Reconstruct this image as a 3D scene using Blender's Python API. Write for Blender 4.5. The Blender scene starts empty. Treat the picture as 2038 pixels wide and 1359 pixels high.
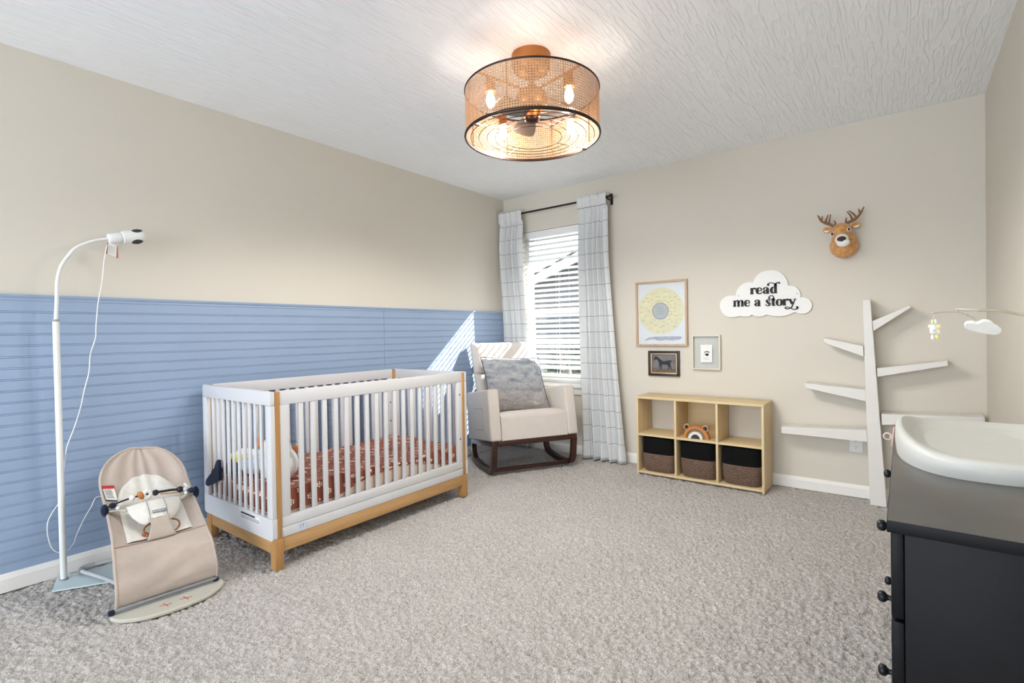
import bpy, bmesh, math, random
from mathutils import Vector, Matrix, noise
PI = math.pi
rnd = random.Random(7)
SC = bpy.context.scene
COL = SC.collection
V = Vector

# ------------------------------------------------------------------ camera
F_PX = 1004.83
CAM = V((3.16822, -3.98130, 1.10899))
CR = V((0.790221, 0.612597, -0.016620))
CU = V((0.006365, 0.018913, 0.999801))
CF = V((-0.612790, 0.790169, -0.011046))
SH = -5.43

def at(px, py, ax, c):
    """the point of the plane  coordinate[ax] = c  seen at a place of the photograph"""
    d = CF + CR * ((px - 1019) / F_PX) - CU * ((py - 679.5 - SH) / F_PX)
    return CAM + d * ((c - CAM[ax]) / d[ax])

cam = bpy.data.cameras.new('camera')
cam.sensor_width = 36.0
cam.sensor_fit = 'HORIZONTAL'
cam.lens = 36.0 * F_PX / 2038.0
cam.shift_y = SH / 2038.0
cam.clip_start = 0.02
co = bpy.data.objects.new('camera', cam)
COL.objects.link(co)
m = Matrix.Identity(4)
for i in range(3):
    m[i][0], m[i][1], m[i][2], m[i][3] = CR[i], CU[i], -CF[i], CAM[i]
co.matrix_world = m
SC.camera = co
SC.view_settings.view_transform = 'Standard'
SC.view_settings.look = 'None'
SC.view_settings.gamma = 1.0
SC.view_settings.use_curve_mapping = False
SC.view_settings.exposure = 0.0

# ------------------------------------------------------------------ materials
def lin(r, g, b, k=1.0):
    f = lambda v: ((v / 255.0) / 12.92 if v / 255.0 <= 0.04045 else ((v / 255.0 + 0.055) / 1.055) ** 2.4) * k
    return (f(r), f(g), f(b), 1.0)

def mul(c, k):
    return (min(c[0] * k, 1), min(c[1] * k, 1), min(c[2] * k, 1), 1.0)

class N:
    """a small helper round a node tree"""
    def __init__(s, name):
        s.m = bpy.data.materials.new(name)
        s.m.use_nodes = True
        s.t = s.m.node_tree
        s.b = s.t.nodes['Principled BSDF']
        s.o = s.t.nodes['Material Output']
    def n(s, kind, **kw):
        nd = s.t.nodes.new(kind)
        for k, v in kw.items():
            if k.startswith('i_'):
                nd.inputs[k[2:].replace('_', ' ')].default_value = v
            else:
                setattr(nd, k, v)
        return nd
    def l(s, a, b):
        s.t.links.new(a, b)
    def coord(s, kind='Object', scale=(1, 1, 1), rot=(0, 0, 0)):
        tc = s.n('ShaderNodeTexCoord')
        mp = s.n('ShaderNodeMapping')
        mp.inputs['Scale'].default_value = scale
        mp.inputs['Rotation'].default_value = rot
        s.l(tc.outputs[kind], mp.inputs['Vector'])
        return mp.outputs['Vector']
    def noise(s, vec, scale, detail=4, rough=0.55, dist=0.0):
        nd = s.n('ShaderNodeTexNoise')
        nd.inputs['Scale'].default_value = scale
        nd.inputs['Detail'].default_value = detail
        nd.inputs['Roughness'].default_value = rough
        nd.inputs['Distortion'].default_value = dist
        if vec is not None:
            s.l(vec, nd.inputs['Vector'])
        return nd.outputs['Fac']
    def ramp(s, fac, stops):
        r = s.n('ShaderNodeValToRGB')
        e = r.color_ramp.elements
        while len(e) < len(stops):
            e.new(0.5)
        for el, (p, c) in zip(e, stops):
            el.position = p
            el.color = c if len(c) == 4 else (*c, 1)
        s.l(fac, r.inputs['Fac'])
        return r.outputs['Color']
    def mixc(s, fac, a, b):
        x = s.n('ShaderNodeMix', data_type='RGBA')
        for sock, v in ((x.inputs[0], fac), (x.inputs[6], a), (x.inputs[7], b)):
            if isinstance(v, (tuple, float, int)):
                sock.default_value = v
            else:
                s.l(v, sock)
        return x.outputs[2]
    def math(s, op, a, b=0.0):
        x = s.n('ShaderNodeMath', operation=op)
        for sock, v in ((x.inputs[0], a), (x.inputs[1], b)):
            if isinstance(v, (float, int)):
                sock.default_value = v
            else:
                s.l(v, sock)
        return x.outputs[0]
    def bump(s, h, strength=0.3, dist=0.01, prev=None):
        x = s.n('ShaderNodeBump')
        x.inputs['Strength'].default_value = strength
        x.inputs['Distance'].default_value = dist
        s.l(h, x.inputs['Height'])
        if prev is not None:
            s.l(prev, x.inputs['Normal'])
        s.l(x.outputs['Normal'], s.b.inputs['Normal'])
        return x.outputs['Normal']
    def base(s, v):
        if isinstance(v, tuple):
            s.b.inputs['Base Color'].default_value = v
        else:
            s.l(v, s.b.inputs['Base Color'])
    def setp(s, rough=0.5, metal=0.0, spec=0.5):
        s.b.inputs['Roughness'].default_value = rough
        s.b.inputs['Metallic'].default_value = metal
        s.b.inputs['Specular IOR Level'].default_value = spec
        return s

def plain(name, col, rough=0.5, metal=0.0, spec=0.4, var=0.05, vscale=12.0, bump=0.0, bscale=200.0):
    a = N(name)
    a.setp(rough, metal, spec)
    vec = a.coord()
    f = a.noise(vec, vscale, 3)
    a.base(a.ramp(f, [(0.3, mul(col, 1 - var)), (0.7, mul(col, 1 + var))]))
    if bump > 0:
        a.bump(a.noise(vec, bscale, 3), bump, 0.003)
    return a.m

def wood(name, dark, light, axis='Y', scale=1.0, rough=0.45, spec=0.3):
    a = N(name)
    a.setp(rough, 0, spec)
    st = {'X': (2, 26, 26), 'Y': (26, 2, 26), 'Z': (26, 26, 2)}[axis]
    vec = a.coord('Object', tuple(v * scale for v in st))
    f1 = a.noise(vec, 1.0, 5, 0.6, 0.6)
    f2 = a.noise(vec, 5.0, 3, 0.6)
    f = a.math('ADD', a.math('MULTIPLY', f1, 0.75), a.math('MULTIPLY', f2, 0.25))
    a.base(a.ramp(f, [(0.3, dark), (0.7, light)]))
    a.bump(f2, 0.08, 0.001)
    return a.m

def fabric(name, col, var=0.08, weave=700.0, strength=0.25, rough=0.9, mottled=18.0, sheen=0.15):
    a = N(name)
    a.setp(rough, 0, 0.15)
    a.b.inputs['Sheen Weight'].default_value = sheen
    vec = a.coord()
    f = a.noise(vec, mottled, 5, 0.65)
    a.base(a.ramp(f, [(0.3, mul(col, 1 - var)), (0.7, mul(col, 1 + var))]))
    a.bump(a.noise(vec, weave, 2), strength, 0.002)
    return a.m

WHITE = (0.80, 0.80, 0.79, 1)
M = {}

def make_wall(name, col):
    a = N(name)
    a.setp(0.85, 0, 0.2)
    vec = a.coord()
    f = a.noise(vec, 1.2, 2)
    a.base(a.ramp(f, [(0.3, mul(col, 0.985)), (0.7, mul(col, 1.015))]))
    a.bump(a.noise(vec, 160, 3), 0.05, 0.002)
    return a.m

M['wall'] = make_wall('beige_paint', lin(212, 206, 194))
M['wall_r'] = M['wall']

def make_ceiling():
    a = N('brushed_plaster')
    a.setp(0.9, 0, 0.15)
    vec = a.coord('Object', (1.0, 0.115, 1.0))
    warp = a.n('ShaderNodeTexNoise')
    warp.inputs['Scale'].default_value = 5.0
    warp.inputs['Detail'].default_value = 2
    a.l(vec, warp.inputs['Vector'])
    add = a.n('ShaderNodeVectorMath', operation='MULTIPLY_ADD')
    a.l(warp.outputs['Color'], add.inputs[0])
    add.inputs[1].default_value = (0.04, 0.012, 0.0)
    a.l(vec, add.inputs[2])
    f1 = a.noise(add.outputs[0], 44.0, 1, 0.4, 0.2)
    ridge = a.math('ABSOLUTE', a.math('SUBTRACT', f1, 0.5))
    ridge = a.math('SUBTRACT', 0.11, a.math('MINIMUM', ridge, 0.11))
    f2 = a.noise(vec, 60.0, 3)
    h = a.math('ADD', a.math('MULTIPLY', ridge, 3.0), a.math('MULTIPLY', f2, 0.18))
    a.base((0.90, 0.92, 0.94, 1))
    a.bump(h, 0.60, 0.011)
    return a.m
M['ceiling'] = make_ceiling()

def make_carpet():
    a = N('cut_pile_carpet')
    a.setp(0.97, 0, 0.05)
    a.b.inputs['Sheen Weight'].default_value = 0.25
    vec = a.coord()
    big = a.noise(vec, 2.2, 3, 0.6)
    fine = a.noise(vec, 210.0, 3, 0.7)
    c = a.ramp(fine, [(0.34, lin(142, 136, 131)), (0.52, lin(190, 184, 178)), (0.66, lin(222, 217, 212))])
    sh = a.ramp(big, [(0.3, (0.93, 0.93, 0.93, 1)), (0.7, (1.0, 1.0, 1.0, 1))])
    mx = a.n('ShaderNodeMix', data_type='RGBA', blend_type='MULTIPLY')
    mx.inputs[0].default_value = 1.0
    a.l(c, mx.inputs[6]); a.l(sh, mx.inputs[7])
    a.base(mx.outputs[2])
    a.bump(fine, 0.5, 0.006)
    return a.m
M['carpet'] = make_carpet()
M['trim'] = plain('white_trim_paint', (0.83, 0.81, 0.77, 1), 0.45, var=0.01)
M['blue'] = plain('blue_bead_board_paint', lin(147, 166, 192), 0.5, spec=0.35, var=0.02, vscale=3)
M['white'] = plain('satin_white_paint', WHITE, 0.4, var=0.012)
M['crib_white'] = plain('crib_white_lacquer', (0.66, 0.66, 0.67, 1), 0.38, var=0.012)
M['shelf_white'] = plain('white_shelf_paint', (0.74, 0.72, 0.68, 1), 0.45, var=0.015)
M['honey_y'] = wood('honey_pine_long', lin(176, 134, 86), lin(206, 166, 116), 'Y')
M['honey_x'] = wood('honey_pine_cross', lin(170, 128, 80), lin(200, 160, 110), 'X')
M['honey_z'] = wood('honey_pine_upright', lin(164, 118, 68), lin(192, 148, 96), 'Z')
M['maple'] = wood('pale_maple_laminate', lin(208, 184, 140), lin(224, 203, 162), 'X', 0.8, 0.5)
M['maple_z'] = wood('pale_maple_upright', lin(208, 184, 140), lin(224, 203, 162), 'Z', 0.8, 0.5)
M['walnut'] = wood('dark_walnut_stain', lin(38, 21, 17), lin(72, 41, 33), 'Y', 1.0, 0.32, 0.5)
M['cream'] = fabric('cream_linen_upholstery', lin(208, 199, 191), 0.03, 600, 0.2)
M['beige_fab'] = fabric('beige_cotton', lin(184, 170, 159), 0.10, 600, 0.15, mottled=7)
M['melange'] = fabric('pale_grey_melange_jersey', lin(218, 214, 206), 0.07, 500, 0.15, mottled=60)
M['black'] = plain('black_plastic', (0.012, 0.013, 0.016, 1), 0.4, var=0.1)
M['navy'] = fabric('navy_felt', (0.012, 0.018, 0.045, 1), 0.25, 500, 0.3)
M['yellow'] = fabric('yellow_felt', lin(232, 212, 70), 0.05, 500, 0.3)
M['plush_white'] = fabric('white_plush', (0.82, 0.82, 0.80, 1), 0.03, 260, 0.4)
M['plush_blue'] = fabric('pale_blue_plush', lin(196, 212, 232), 0.04, 260, 0.4)
M['orange'] = fabric('orange_felt', lin(226, 140, 96), 0.05, 400, 0.3)
M['metal_white'] = plain('powder_coated_white_metal', lin(226, 228, 226), 0.4, var=0.01)
M['plate'] = plain('pale_steel_plate', lin(205, 220, 222), 0.4, 0.1, var=0.02)
M['tube'] = plain('silver_grey_tube', lin(200, 203, 205), 0.35, 0.3, var=0.02)
M['greyplastic'] = plain('warm_grey_plastic', lin(190, 187, 174), 0.5, var=0.02)
M['midgrey'] = plain('grey_plastic_joint', lin(150, 150, 150), 0.5, var=0.02)
M['red'] = plain('red_print', lin(196, 44, 40), 0.6)
M['tag'] = plain('white_tag', (0.82, 0.82, 0.80, 1), 0.7, var=0.01)
M['ink'] = plain('black_ink', (0.02, 0.02, 0.022, 1), 0.7)
M['greyink'] = plain('grey_print', (0.25, 0.26, 0.28, 1), 0.7)
M['bronze'] = plain('dark_bronze_metal', lin(62, 44, 36), 0.4, 0.6, var=0.1)
M['copper'] = plain('brushed_copper_bronze', lin(170, 112, 62), 0.42, 0.6, var=0.08)
M['cane'] = plain('woven_cane', lin(206, 164, 124), 0.6, var=0.15, vscale=60)
M['blade'] = plain('brushed_nickel_blade', lin(120, 114, 110), 0.35, 0.5, var=0.05)
M['rodblack'] = plain('black_rod_metal', (0.02, 0.02, 0.022, 1), 0.35, 0.4)
M['dresser'] = plain('black_brown_lacquer', (0.006, 0.006, 0.0075, 1), 0.5, spec=0.18, var=0.15)
M['dresser_top'] = plain('black_brown_painted_sheen', (0.085, 0.078, 0.072, 1), 0.32, spec=1.0, var=0.1)  # same lacquer as the body, base lightened to paint in the room's reflection
M['pad'] = plain('cream_foam_skin', (0.61, 0.62, 0.585, 1), 0.45, var=0.01)
M['pink'] = plain('blush_silicone', lin(206, 172, 160), 0.5, var=0.02)
M['taupe'] = plain('taupe_plastic', lin(178, 168, 150), 0.4, var=0.02)
M['frame_oak'] = wood('light_oak_frame', lin(178, 148, 118), lin(206, 178, 150), 'Z', 1.2)
M['frame_pale'] = wood('pale_birch_frame', lin(210, 203, 188), lin(224, 218, 204), 'Z', 1.2)
M['frame_dark'] = plain('dark_umber_frame', lin(46, 36, 32), 0.4, var=0.1)
M['gilt'] = plain('pale_gilt_fillet', lin(206, 176, 136), 0.4, 0.3, var=0.08)
M['paper'] = plain('white_print_paper', (0.80, 0.80, 0.84, 1), 0.8, var=0.01)
M['moon'] = plain('yellow_print_ring', lin(234, 224, 188), 0.8, var=0.04, vscale=30)
M['moon_grey'] = plain('blue_grey_print_disc', lin(184, 188, 194), 0.8, var=0.05, vscale=40)
M['moon_edge'] = plain('slate_print_edge', lin(120, 124, 134), 0.8)
M['scribble'] = plain('faded_pen_ink', lin(128, 116, 84), 0.8)
M['wash'] = plain('grey_watercolour_wash', lin(178, 178, 194), 0.8, var=0.2, vscale=80)
M['canvas'] = plain('murky_grey_canvas', lin(112, 110, 110), 0.7, var=0.28, vscale=14)
M['canvas_ground'] = plain('brown_canvas_ground', lin(104, 90, 78), 0.7, var=0.25, vscale=20)
M['horse'] = plain('black_horse_paint', lin(38, 42, 52), 0.6, var=0.3, vscale=40)
M['fur'] = fabric('tan_plush_fur', lin(204, 150, 94), 0.34, 150, 0.8, mottled=34, sheen=0.3)
M['antler'] = plain('antler_felt', lin(128, 92, 62), 0.8, var=0.15, vscale=60)
M['nose'] = plain('dark_brown_nose', lin(58, 36, 30), 0.55)
M['bearwood'] = plain('caramel_wood', lin(190, 122, 62), 0.5, var=0.06)
M['bearpale'] = plain('pale_wood_rim', lin(206, 158, 112), 0.5, var=0.05)
M['beargrey'] = plain('brown_grey_wood', lin(128, 108, 78), 0.5)
M['charcoal'] = plain('charcoal_paint', lin(52, 50, 54), 0.5)
M['basket_black'] = fabric('black_cotton_rope', (0.005, 0.005, 0.005, 1), 0.2, 160, 0.4, sheen=0.0)
M['outlet'] = plain('white_outlet_plastic', (0.82, 0.82, 0.80, 1), 0.35)
M['mattress'] = fabric('pale_pink_ticking', lin(228, 206, 190), 0.03)
M['blindw'] = plain('white_faux_wood', (0.84, 0.84, 0.83, 1), 0.4, var=0.01)
M['cordw'] = plain('white_cord', (0.82, 0.82, 0.80, 1), 0.6)
M['leather'] = plain('tan_cord', lin(150, 90, 44), 0.6)
M['lemon'] = fabric('pale_yellow_felt', lin(236, 222, 150), 0.04, 400, 0.3)
M['lime'] = fabric('pale_green_felt', lin(222, 232, 170), 0.04, 400, 0.3)

def make_weave():
    a = N('brown_rope_weave')
    a.setp(0.9, 0, 0.1)
    w = a.n('ShaderNodeTexWave', wave_type='BANDS', bands_direction='Z')
    w.inputs['Scale'].default_value = 38.0
    w.inputs['Distortion'].default_value = 1.5
    w.inputs['Detail'].default_value = 2
    w.inputs['Detail Scale'].default_value = 6
    vec = a.coord()
    a.l(vec, w.inputs['Vector'])
    f2 = a.noise(a.coord('Object', (1, 1, 2.5)), 110, 3, 0.7)
    f = a.math('ADD', a.math('MULTIPLY', w.outputs['Fac'], 0.4), a.math('MULTIPLY', f2, 0.7))
    a.base(a.ramp(f, [(0.35, lin(40, 30, 27)), (0.75, lin(150, 124, 108))]))
    a.bump(f, 0.7, 0.004)
    return a.m
M['weave'] = make_weave()

def make_curtain():
    a = N('windowpane_check_linen')
    a.setp(0.9, 0, 0.1)
    uv = a.n('ShaderNodeUVMap')
    sep = a.n('ShaderNodeSeparateXYZ')
    a.l(uv.outputs['UV'], sep.inputs[0])
    def line(sock, w):
        fr = a.math('FRACT', a.math('DIVIDE', sock, 0.135))
        return a.math('LESS_THAN', fr, w)
    lx = line(sep.outputs[0], 0.018)
    ly = line(sep.outputs[1], 0.024)
    ln = a.math('MAXIMUM', lx, ly)
    vec = a.coord()
    f = a.noise(vec, 40, 4, 0.6)
    cloth = a.ramp(f, [(0.3, (0.71, 0.725, 0.73, 1)), (0.7, (0.77, 0.78, 0.78, 1))])
    a.base(a.mixc(ln, cloth, lin(98, 102, 112)))
    a.bump(a.noise(vec, 500, 2), 0.15, 0.002)
    tr = a.n('ShaderNodeBsdfTranslucent')
    tr.inputs['Color'].default_value = (0.8, 0.8, 0.78, 1)
    mx = a.n('ShaderNodeMixShader')
    mx.inputs[0].default_value = 0.10
    a.l(a.b.outputs[0], mx.inputs[1]); a.l(tr.outputs[0], mx.inputs[2])
    a.l(mx.outputs[0], a.o.inputs['Surface'])
    return a.m
M['curtain'] = make_curtain()

def make_glass(name, refl=0.06):
    a = N(name)
    t = a.n('ShaderNodeBsdfTransparent')
    t.inputs['Color'].default_value = (0.97, 0.985, 0.98, 1)
    g = a.n('ShaderNodeBsdfGlossy')
    g.inputs['Roughness'].default_value = 0.02
    mx = a.n('ShaderNodeMixShader')
    mx.inputs[0].default_value = refl
    a.l(t.outputs[0], mx.inputs[1]); a.l(g.outputs[0], mx.inputs[2])
    a.l(mx.outputs[0], a.o.inputs['Surface'])
    return a.m
M['glass'] = make_glass('thin_window_glass')

def emit(name, col, s):
    a = N(name)
    a.base((0.9, 0.9, 0.9, 1))
    a.b.inputs['Emission Color'].default_value = col
    a.b.inputs['Emission Strength'].default_value = s
    return a.m
M['bulb'] = emit('glowing_filament_bulb', (1.0, 0.91, 0.79, 1), 62.0)

def make_pillow():
    a = N('grey_velvet_vein_print')
    a.setp(0.8, 0, 0.2)
    a.b.inputs['Sheen Weight'].default_value = 0.3
    vec = a.coord()
    f = a.noise(a.coord('Object', (1, 1, 2.2)), 8, 6, 0.72, 0.8)
    c = a.ramp(f, [(0.30, lin(98, 105, 116)), (0.48, lin(154, 158, 165)), (0.70, lin(196, 194, 191))])
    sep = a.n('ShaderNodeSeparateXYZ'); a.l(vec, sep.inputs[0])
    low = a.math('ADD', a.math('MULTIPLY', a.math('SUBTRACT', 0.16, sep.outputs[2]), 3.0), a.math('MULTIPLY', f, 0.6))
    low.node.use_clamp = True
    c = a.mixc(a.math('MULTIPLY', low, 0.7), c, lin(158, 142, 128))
    vo = a.n('ShaderNodeTexVoronoi', feature='DISTANCE_TO_EDGE')
    vo.inputs['Scale'].default_value = 7.5
    vo.inputs['Randomness'].default_value = 1.0
    nz = a.n('ShaderNodeTexNoise'); nz.inputs['Scale'].default_value = 9.0
    a.l(vec, nz.inputs['Vector'])
    ad = a.n('ShaderNodeVectorMath', operation='MULTIPLY_ADD')
    a.l(nz.outputs['Color'], ad.inputs[0]); ad.inputs[1].default_value = (.06, .06, .06); a.l(vec, ad.inputs[2])
    a.l(ad.outputs[0], vo.inputs['Vector'])
    vein = a.math('MULTIPLY', a.math('LESS_THAN', vo.outputs['Distance'], 0.0075), a.math('GREATER_THAN', f, 0.47))
    a.base(a.mixc(a.math('MULTIPLY', vein, 0.75), c, lin(212, 206, 196)))
    a.bump(a.noise(a.coord('Object', (1, 1, 3.0)), 9, 5, 0.6, 0.5), 0.8, 0.02)
    return a.m
M['pillow'] = make_pillow()
M['sheet'] = fabric('rust_muslin', lin(146, 82, 64), 0.16, 420, 0.35, mottled=10)
M['sheet_dot'] = plain('cream_print_dot', lin(238, 222, 206), 0.8, var=0.03)
M['siding'] = plain('grey_lap_siding', (0.045, 0.045, 0.05, 1), 0.8, var=0.05)
M['fascia'] = plain('white_fascia', (0.45, 0.46, 0.47, 1), 0.6, var=0.02)
M['shingle'] = plain('charcoal_shingle', (0.02, 0.019, 0.018, 1), 0.9, var=0.2)
M['lawn'] = plain('mown_grass', (0.04, 0.042, 0.03, 1), 0.95, var=0.3, vscale=3)
M['shrub'] = plain('evergreen_leaf', (0.03, 0.04, 0.022, 1), 0.9, var=0.4, vscale=9)

# ------------------------------------------------------------------ mesh building
class MB:
    def __init__(s):
        s.v = []; s.f = []; s.mi = []; s.uv = {}
        s.cur = 0
    def add(s, vs, fs, M_=None):
        b = len(s.v)
        for p in vs:
            p = V(p)
            s.v.append(M_ @ p if M_ is not None else p)
        for f in fs:
            s.f.append(tuple(b + i for i in f)); s.mi.append(s.cur)
        return s
    def box(s, x0, x1, y0, y1, z0, z1, M_=None, bev=0.0, seg=2):
        if bev <= 0:
            vs = [(x, y, z) for x in (x0, x1) for y in (y0, y1) for z in (z0, z1)]
            return s.add(vs, [(0, 1, 3, 2), (4, 6, 7, 5), (0, 4, 5, 1), (2, 3, 7, 6), (0, 2, 6, 4), (1, 5, 7, 3)], M_)
        bm = bmesh.new()
        bmesh.ops.create_cube(bm, size=1)
        for v in bm.verts:
            v.co = V(((v.co.x + .5) * (x1 - x0) + x0, (v.co.y + .5) * (y1 - y0) + y0, (v.co.z + .5) * (z1 - z0) + z0))
        bmesh.ops.bevel(bm, geom=bm.edges[:], offset=bev, segments=seg, profile=0.5, affect='EDGES')
        return s.addbm(bm, M_)
    def addbm(s, bm, M_=None):
        bm.verts.index_update()
        s.add([v.co.copy() for v in bm.verts], [[v.index for v in f.verts] for f in bm.faces], M_)
        bm.free()
        return s
    def tube(s, pts, r, seg=10, closed=False, caps=True, flat=1.0):
        pts = [V(p) for p in pts]
        n = len(pts)
        rs = r if isinstance(r, (list, tuple)) else [r] * n
        ring = []
        up = None
        for i, p in enumerate(pts):
            if closed:
                t = pts[(i + 1) % n] - pts[i - 1]
            else:
                t = pts[min(i + 1, n - 1)] - pts[max(i - 1, 0)]
            if t.length < 1e-9:
                t = V((0, 0, 1))
            t.normalize()
            if up is None:
                a = V((0, 0, 1)) if abs(t.z) < 0.9 else V((1, 0, 0))
                up = (a - t * a.dot(t)).normalized()
            else:
                up = up - t * up.dot(t)
                if up.length < 1e-6:
                    up = V((0, 0, 1)) if abs(t.z) < 0.9 else V((1, 0, 0))
                    up = up - t * up.dot(t)
                up.normalize()
            sd = t.cross(up)
            ring.append([p + (up * math.cos(2 * PI * k / seg) * flat + sd * math.sin(2 * PI * k / seg)) * rs[i] for k in range(seg)])
        vs = [q for rg in ring for q in rg]
        fs = []
        for i in range(n if closed else n - 1):
            j = (i + 1) % n
            for k in range(seg):
                k2 = (k + 1) % seg
                fs.append((i * seg + k, i * seg + k2, j * seg + k2, j * seg + k))
        if caps and not closed:
            fs.append(tuple(range(seg))[::-1])
            fs.append(tuple((n - 1) * seg + k for k in range(seg)))
        return s.add(vs, fs)
    def cyl(s, a, b, r, seg=16, r2=None):
        return s.tube([a, b], [r, r if r2 is None else r2], seg)
    def lathe(s, prof, seg=24, M_=None, caps=True):
        vs = []; fs = []
        n = len(prof)
        for r, z in prof:
            for k in range(seg):
                a = 2 * PI * k / seg
                vs.append((r * math.cos(a), r * math.sin(a), z))
        for i in range(n - 1):
            for k in range(seg):
                k2 = (k + 1) % seg
                fs.append((i * seg + k, i * seg + k2, (i + 1) * seg + k2, (i + 1) * seg + k))
        if caps:
            fs.append(tuple(range(seg))[::-1]); fs.append(tuple((n - 1) * seg + k for k in range(seg)))
        return s.add(vs, fs, M_)
    def ell(s, c, r, seg=20, rings=12, M_=None):
        c = V(c)
        if not isinstance(r, (tuple, list)):
            r = (r, r, r)
        T = Matrix.Translation(c)
        if M_ is not None:
            T = T @ M_
        vs = [(0, 0, -r[2])]; fs = []
        for i in range(1, rings):
            th = -PI / 2 + PI * i / rings
            for k in range(seg):
                a = 2 * PI * k / seg
                vs.append((r[0] * math.cos(th) * math.cos(a), r[1] * math.cos(th) * math.sin(a), r[2] * math.sin(th)))
        vs.append((0, 0, r[2]))
        for k in range(seg):
            fs.append((0, 1 + (k + 1) % seg, 1 + k))
        for i in range(rings - 2):
            for k in range(seg):
                k2 = (k + 1) % seg
                fs.append((1 + i * seg + k, 1 + i * seg + k2, 1 + (i + 1) * seg + k2, 1 + (i + 1) * seg + k))
        e = len(vs) - 1; b0 = 1 + (rings - 2) * seg
        for k in range(seg):
            fs.append((b0 + k, b0 + (k + 1) % seg, e))
        return s.add(vs, fs, T)
    def prism(s, poly, d, M_=None):
        """poly in local xy, extruded along z from 0 to d"""
        n = len(poly)
        vs = [(p[0], p[1], 0) for p in poly] + [(p[0], p[1], d) for p in poly]
        fs = [tuple(range(n))[::-1], tuple(range(n, 2 * n))]
        fs += [(i, (i + 1) % n, n + (i + 1) % n, n + i) for i in range(n)]
        return s.add(vs, fs, M_)
    def grid(s, fn, nu, nv, closed_u=False, uvfn=None):
        b = len(s.v)
        vs = []
        for j in range(nv):
            for i in range(nu):
                vs.append(V(fn(i / (nu if closed_u else nu - 1), j / (nv - 1))))
                if uvfn:
                    s.uv[b + len(vs) - 1] = uvfn(i / (nu - 1), j / (nv - 1))
        fs = []
        for j in range(nv - 1):
            for i in range(nu if closed_u else nu - 1):
                i2 = (i + 1) % nu
                fs.append((j * nu + i, j * nu + i2, (j + 1) * nu + i2, (j + 1) * nu + i))
        return s.add(vs, fs)
    def obj(s, name, mats, parent=None, smooth=None, world=False, bevel=0.0, solid=0.0, subsurf=0, fix=True):
        me = bpy.data.meshes.new(name)
        vs = s.v
        if world and parent is not None:
            inv = parent.matrix_world.inverted() if parent.type != 'EMPTY' or True else None
            inv = full_matrix(parent).inverted()
            vs = [inv @ p for p in vs]
        me.from_pydata([tuple(p) for p in vs], [], s.f)
        if not isinstance(mats, (list, tuple)):
            mats = [mats]
        for mt in mats:
            me.materials.append(mt)
        if any(s.mi):
            me.polygons.foreach_set('material_index', s.mi)
        if s.uv:
            lay = me.uv_layers.new(name='UVMap')
            for lp in me.loops:
                lay.data[lp.index].uv = s.uv.get(lp.vertex_index, (0, 0))
        me.update()
        if fix:
            bm = bmesh.new(); bm.from_mesh(me)
            bmesh.ops.recalc_face_normals(bm, faces=bm.faces[:])
            bm.to_mesh(me); bm.free()
        if smooth is not None:
            me.polygons.foreach_set('use_smooth', [True] * len(me.polygons))
            me.set_sharp_from_angle(angle=math.radians(smooth))
        o = bpy.data.objects.new(name, me)
        COL.objects.link(o)
        if parent is not None:
            o.parent = parent
        if bevel > 0:
            md = o.modifiers.new('edge', 'BEVEL'); md.width = bevel; md.segments = 2; md.limit_method = 'ANGLE'
            md.angle_limit = math.radians(50)
        if solid:
            md = o.modifiers.new('thick', 'SOLIDIFY'); md.thickness = abs(solid); md.offset = 1.0 if solid > 0 else -1.0
        if subsurf:
            md = o.modifiers.new('smooth', 'SUBSURF'); md.levels = subsurf; md.render_levels = subsurf
        return o

def full_matrix(o):
    mm = Matrix.LocRotScale(o.location, o.rotation_euler, o.scale)
    while o.parent is not None:
        o = o.parent
        mm = Matrix.LocRotScale(o.location, o.rotation_euler, o.scale) @ mm
    return mm

def tag(o, label, cat, group=None):
    o['label'] = label; o['category'] = cat
    if group:
        o['group'] = group
    return o

def thing(name, label, cat, loc=(0, 0, 0), rotz=0.0, group=None):
    o = bpy.data.objects.new(name, None)
    o.empty_display_size = 0.05
    COL.objects.link(o)
    o.location = loc; o.rotation_euler = (0, 0, rotz)
    return tag(o, label, cat, group)

def struct(o):
    o['kind'] = 'structure'
    return o

def cr_spline(pts, n=8, closed=False):
    """Catmull-Rom through pts (any dimension)"""
    P = [tuple(p) for p in pts]
    out = []
    L = len(P)
    segs = L if closed else L - 1
    for i in range(segs):
        if closed:
            a, b, c, d = P[i - 1], P[i], P[(i + 1) % L], P[(i + 2) % L]
        else:
            a, b, c, d = P[max(i - 1, 0)], P[i], P[i + 1], P[min(i + 2, L - 1)]
        for k in range(n):
            t = k / n
            out.append(tuple(0.5 * (2 * b[q] + (c[q] - a[q]) * t + (2 * a[q] - 5 * b[q] + 4 * c[q] - d[q]) * t * t + (3 * b[q] - a[q] - 3 * c[q] + d[q]) * t ** 3) for q in range(len(b))))
    if not closed:
        out.append(P[-1])
    return out

def lerp(a, b, t):
    return a + (b - a) * t

def interp(tab, t):
    if t <= tab[0][0]:
        return tab[0][1]
    for (a, va), (b, vb) in zip(tab, tab[1:]):
        if t <= b:
            k = (t - a) / (b - a)
            if isinstance(va, (tuple, list)):
                return tuple(lerp(x, y, k) for x, y in zip(va, vb))
            return lerp(va, vb, k)
    return tab[-1][1]

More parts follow.
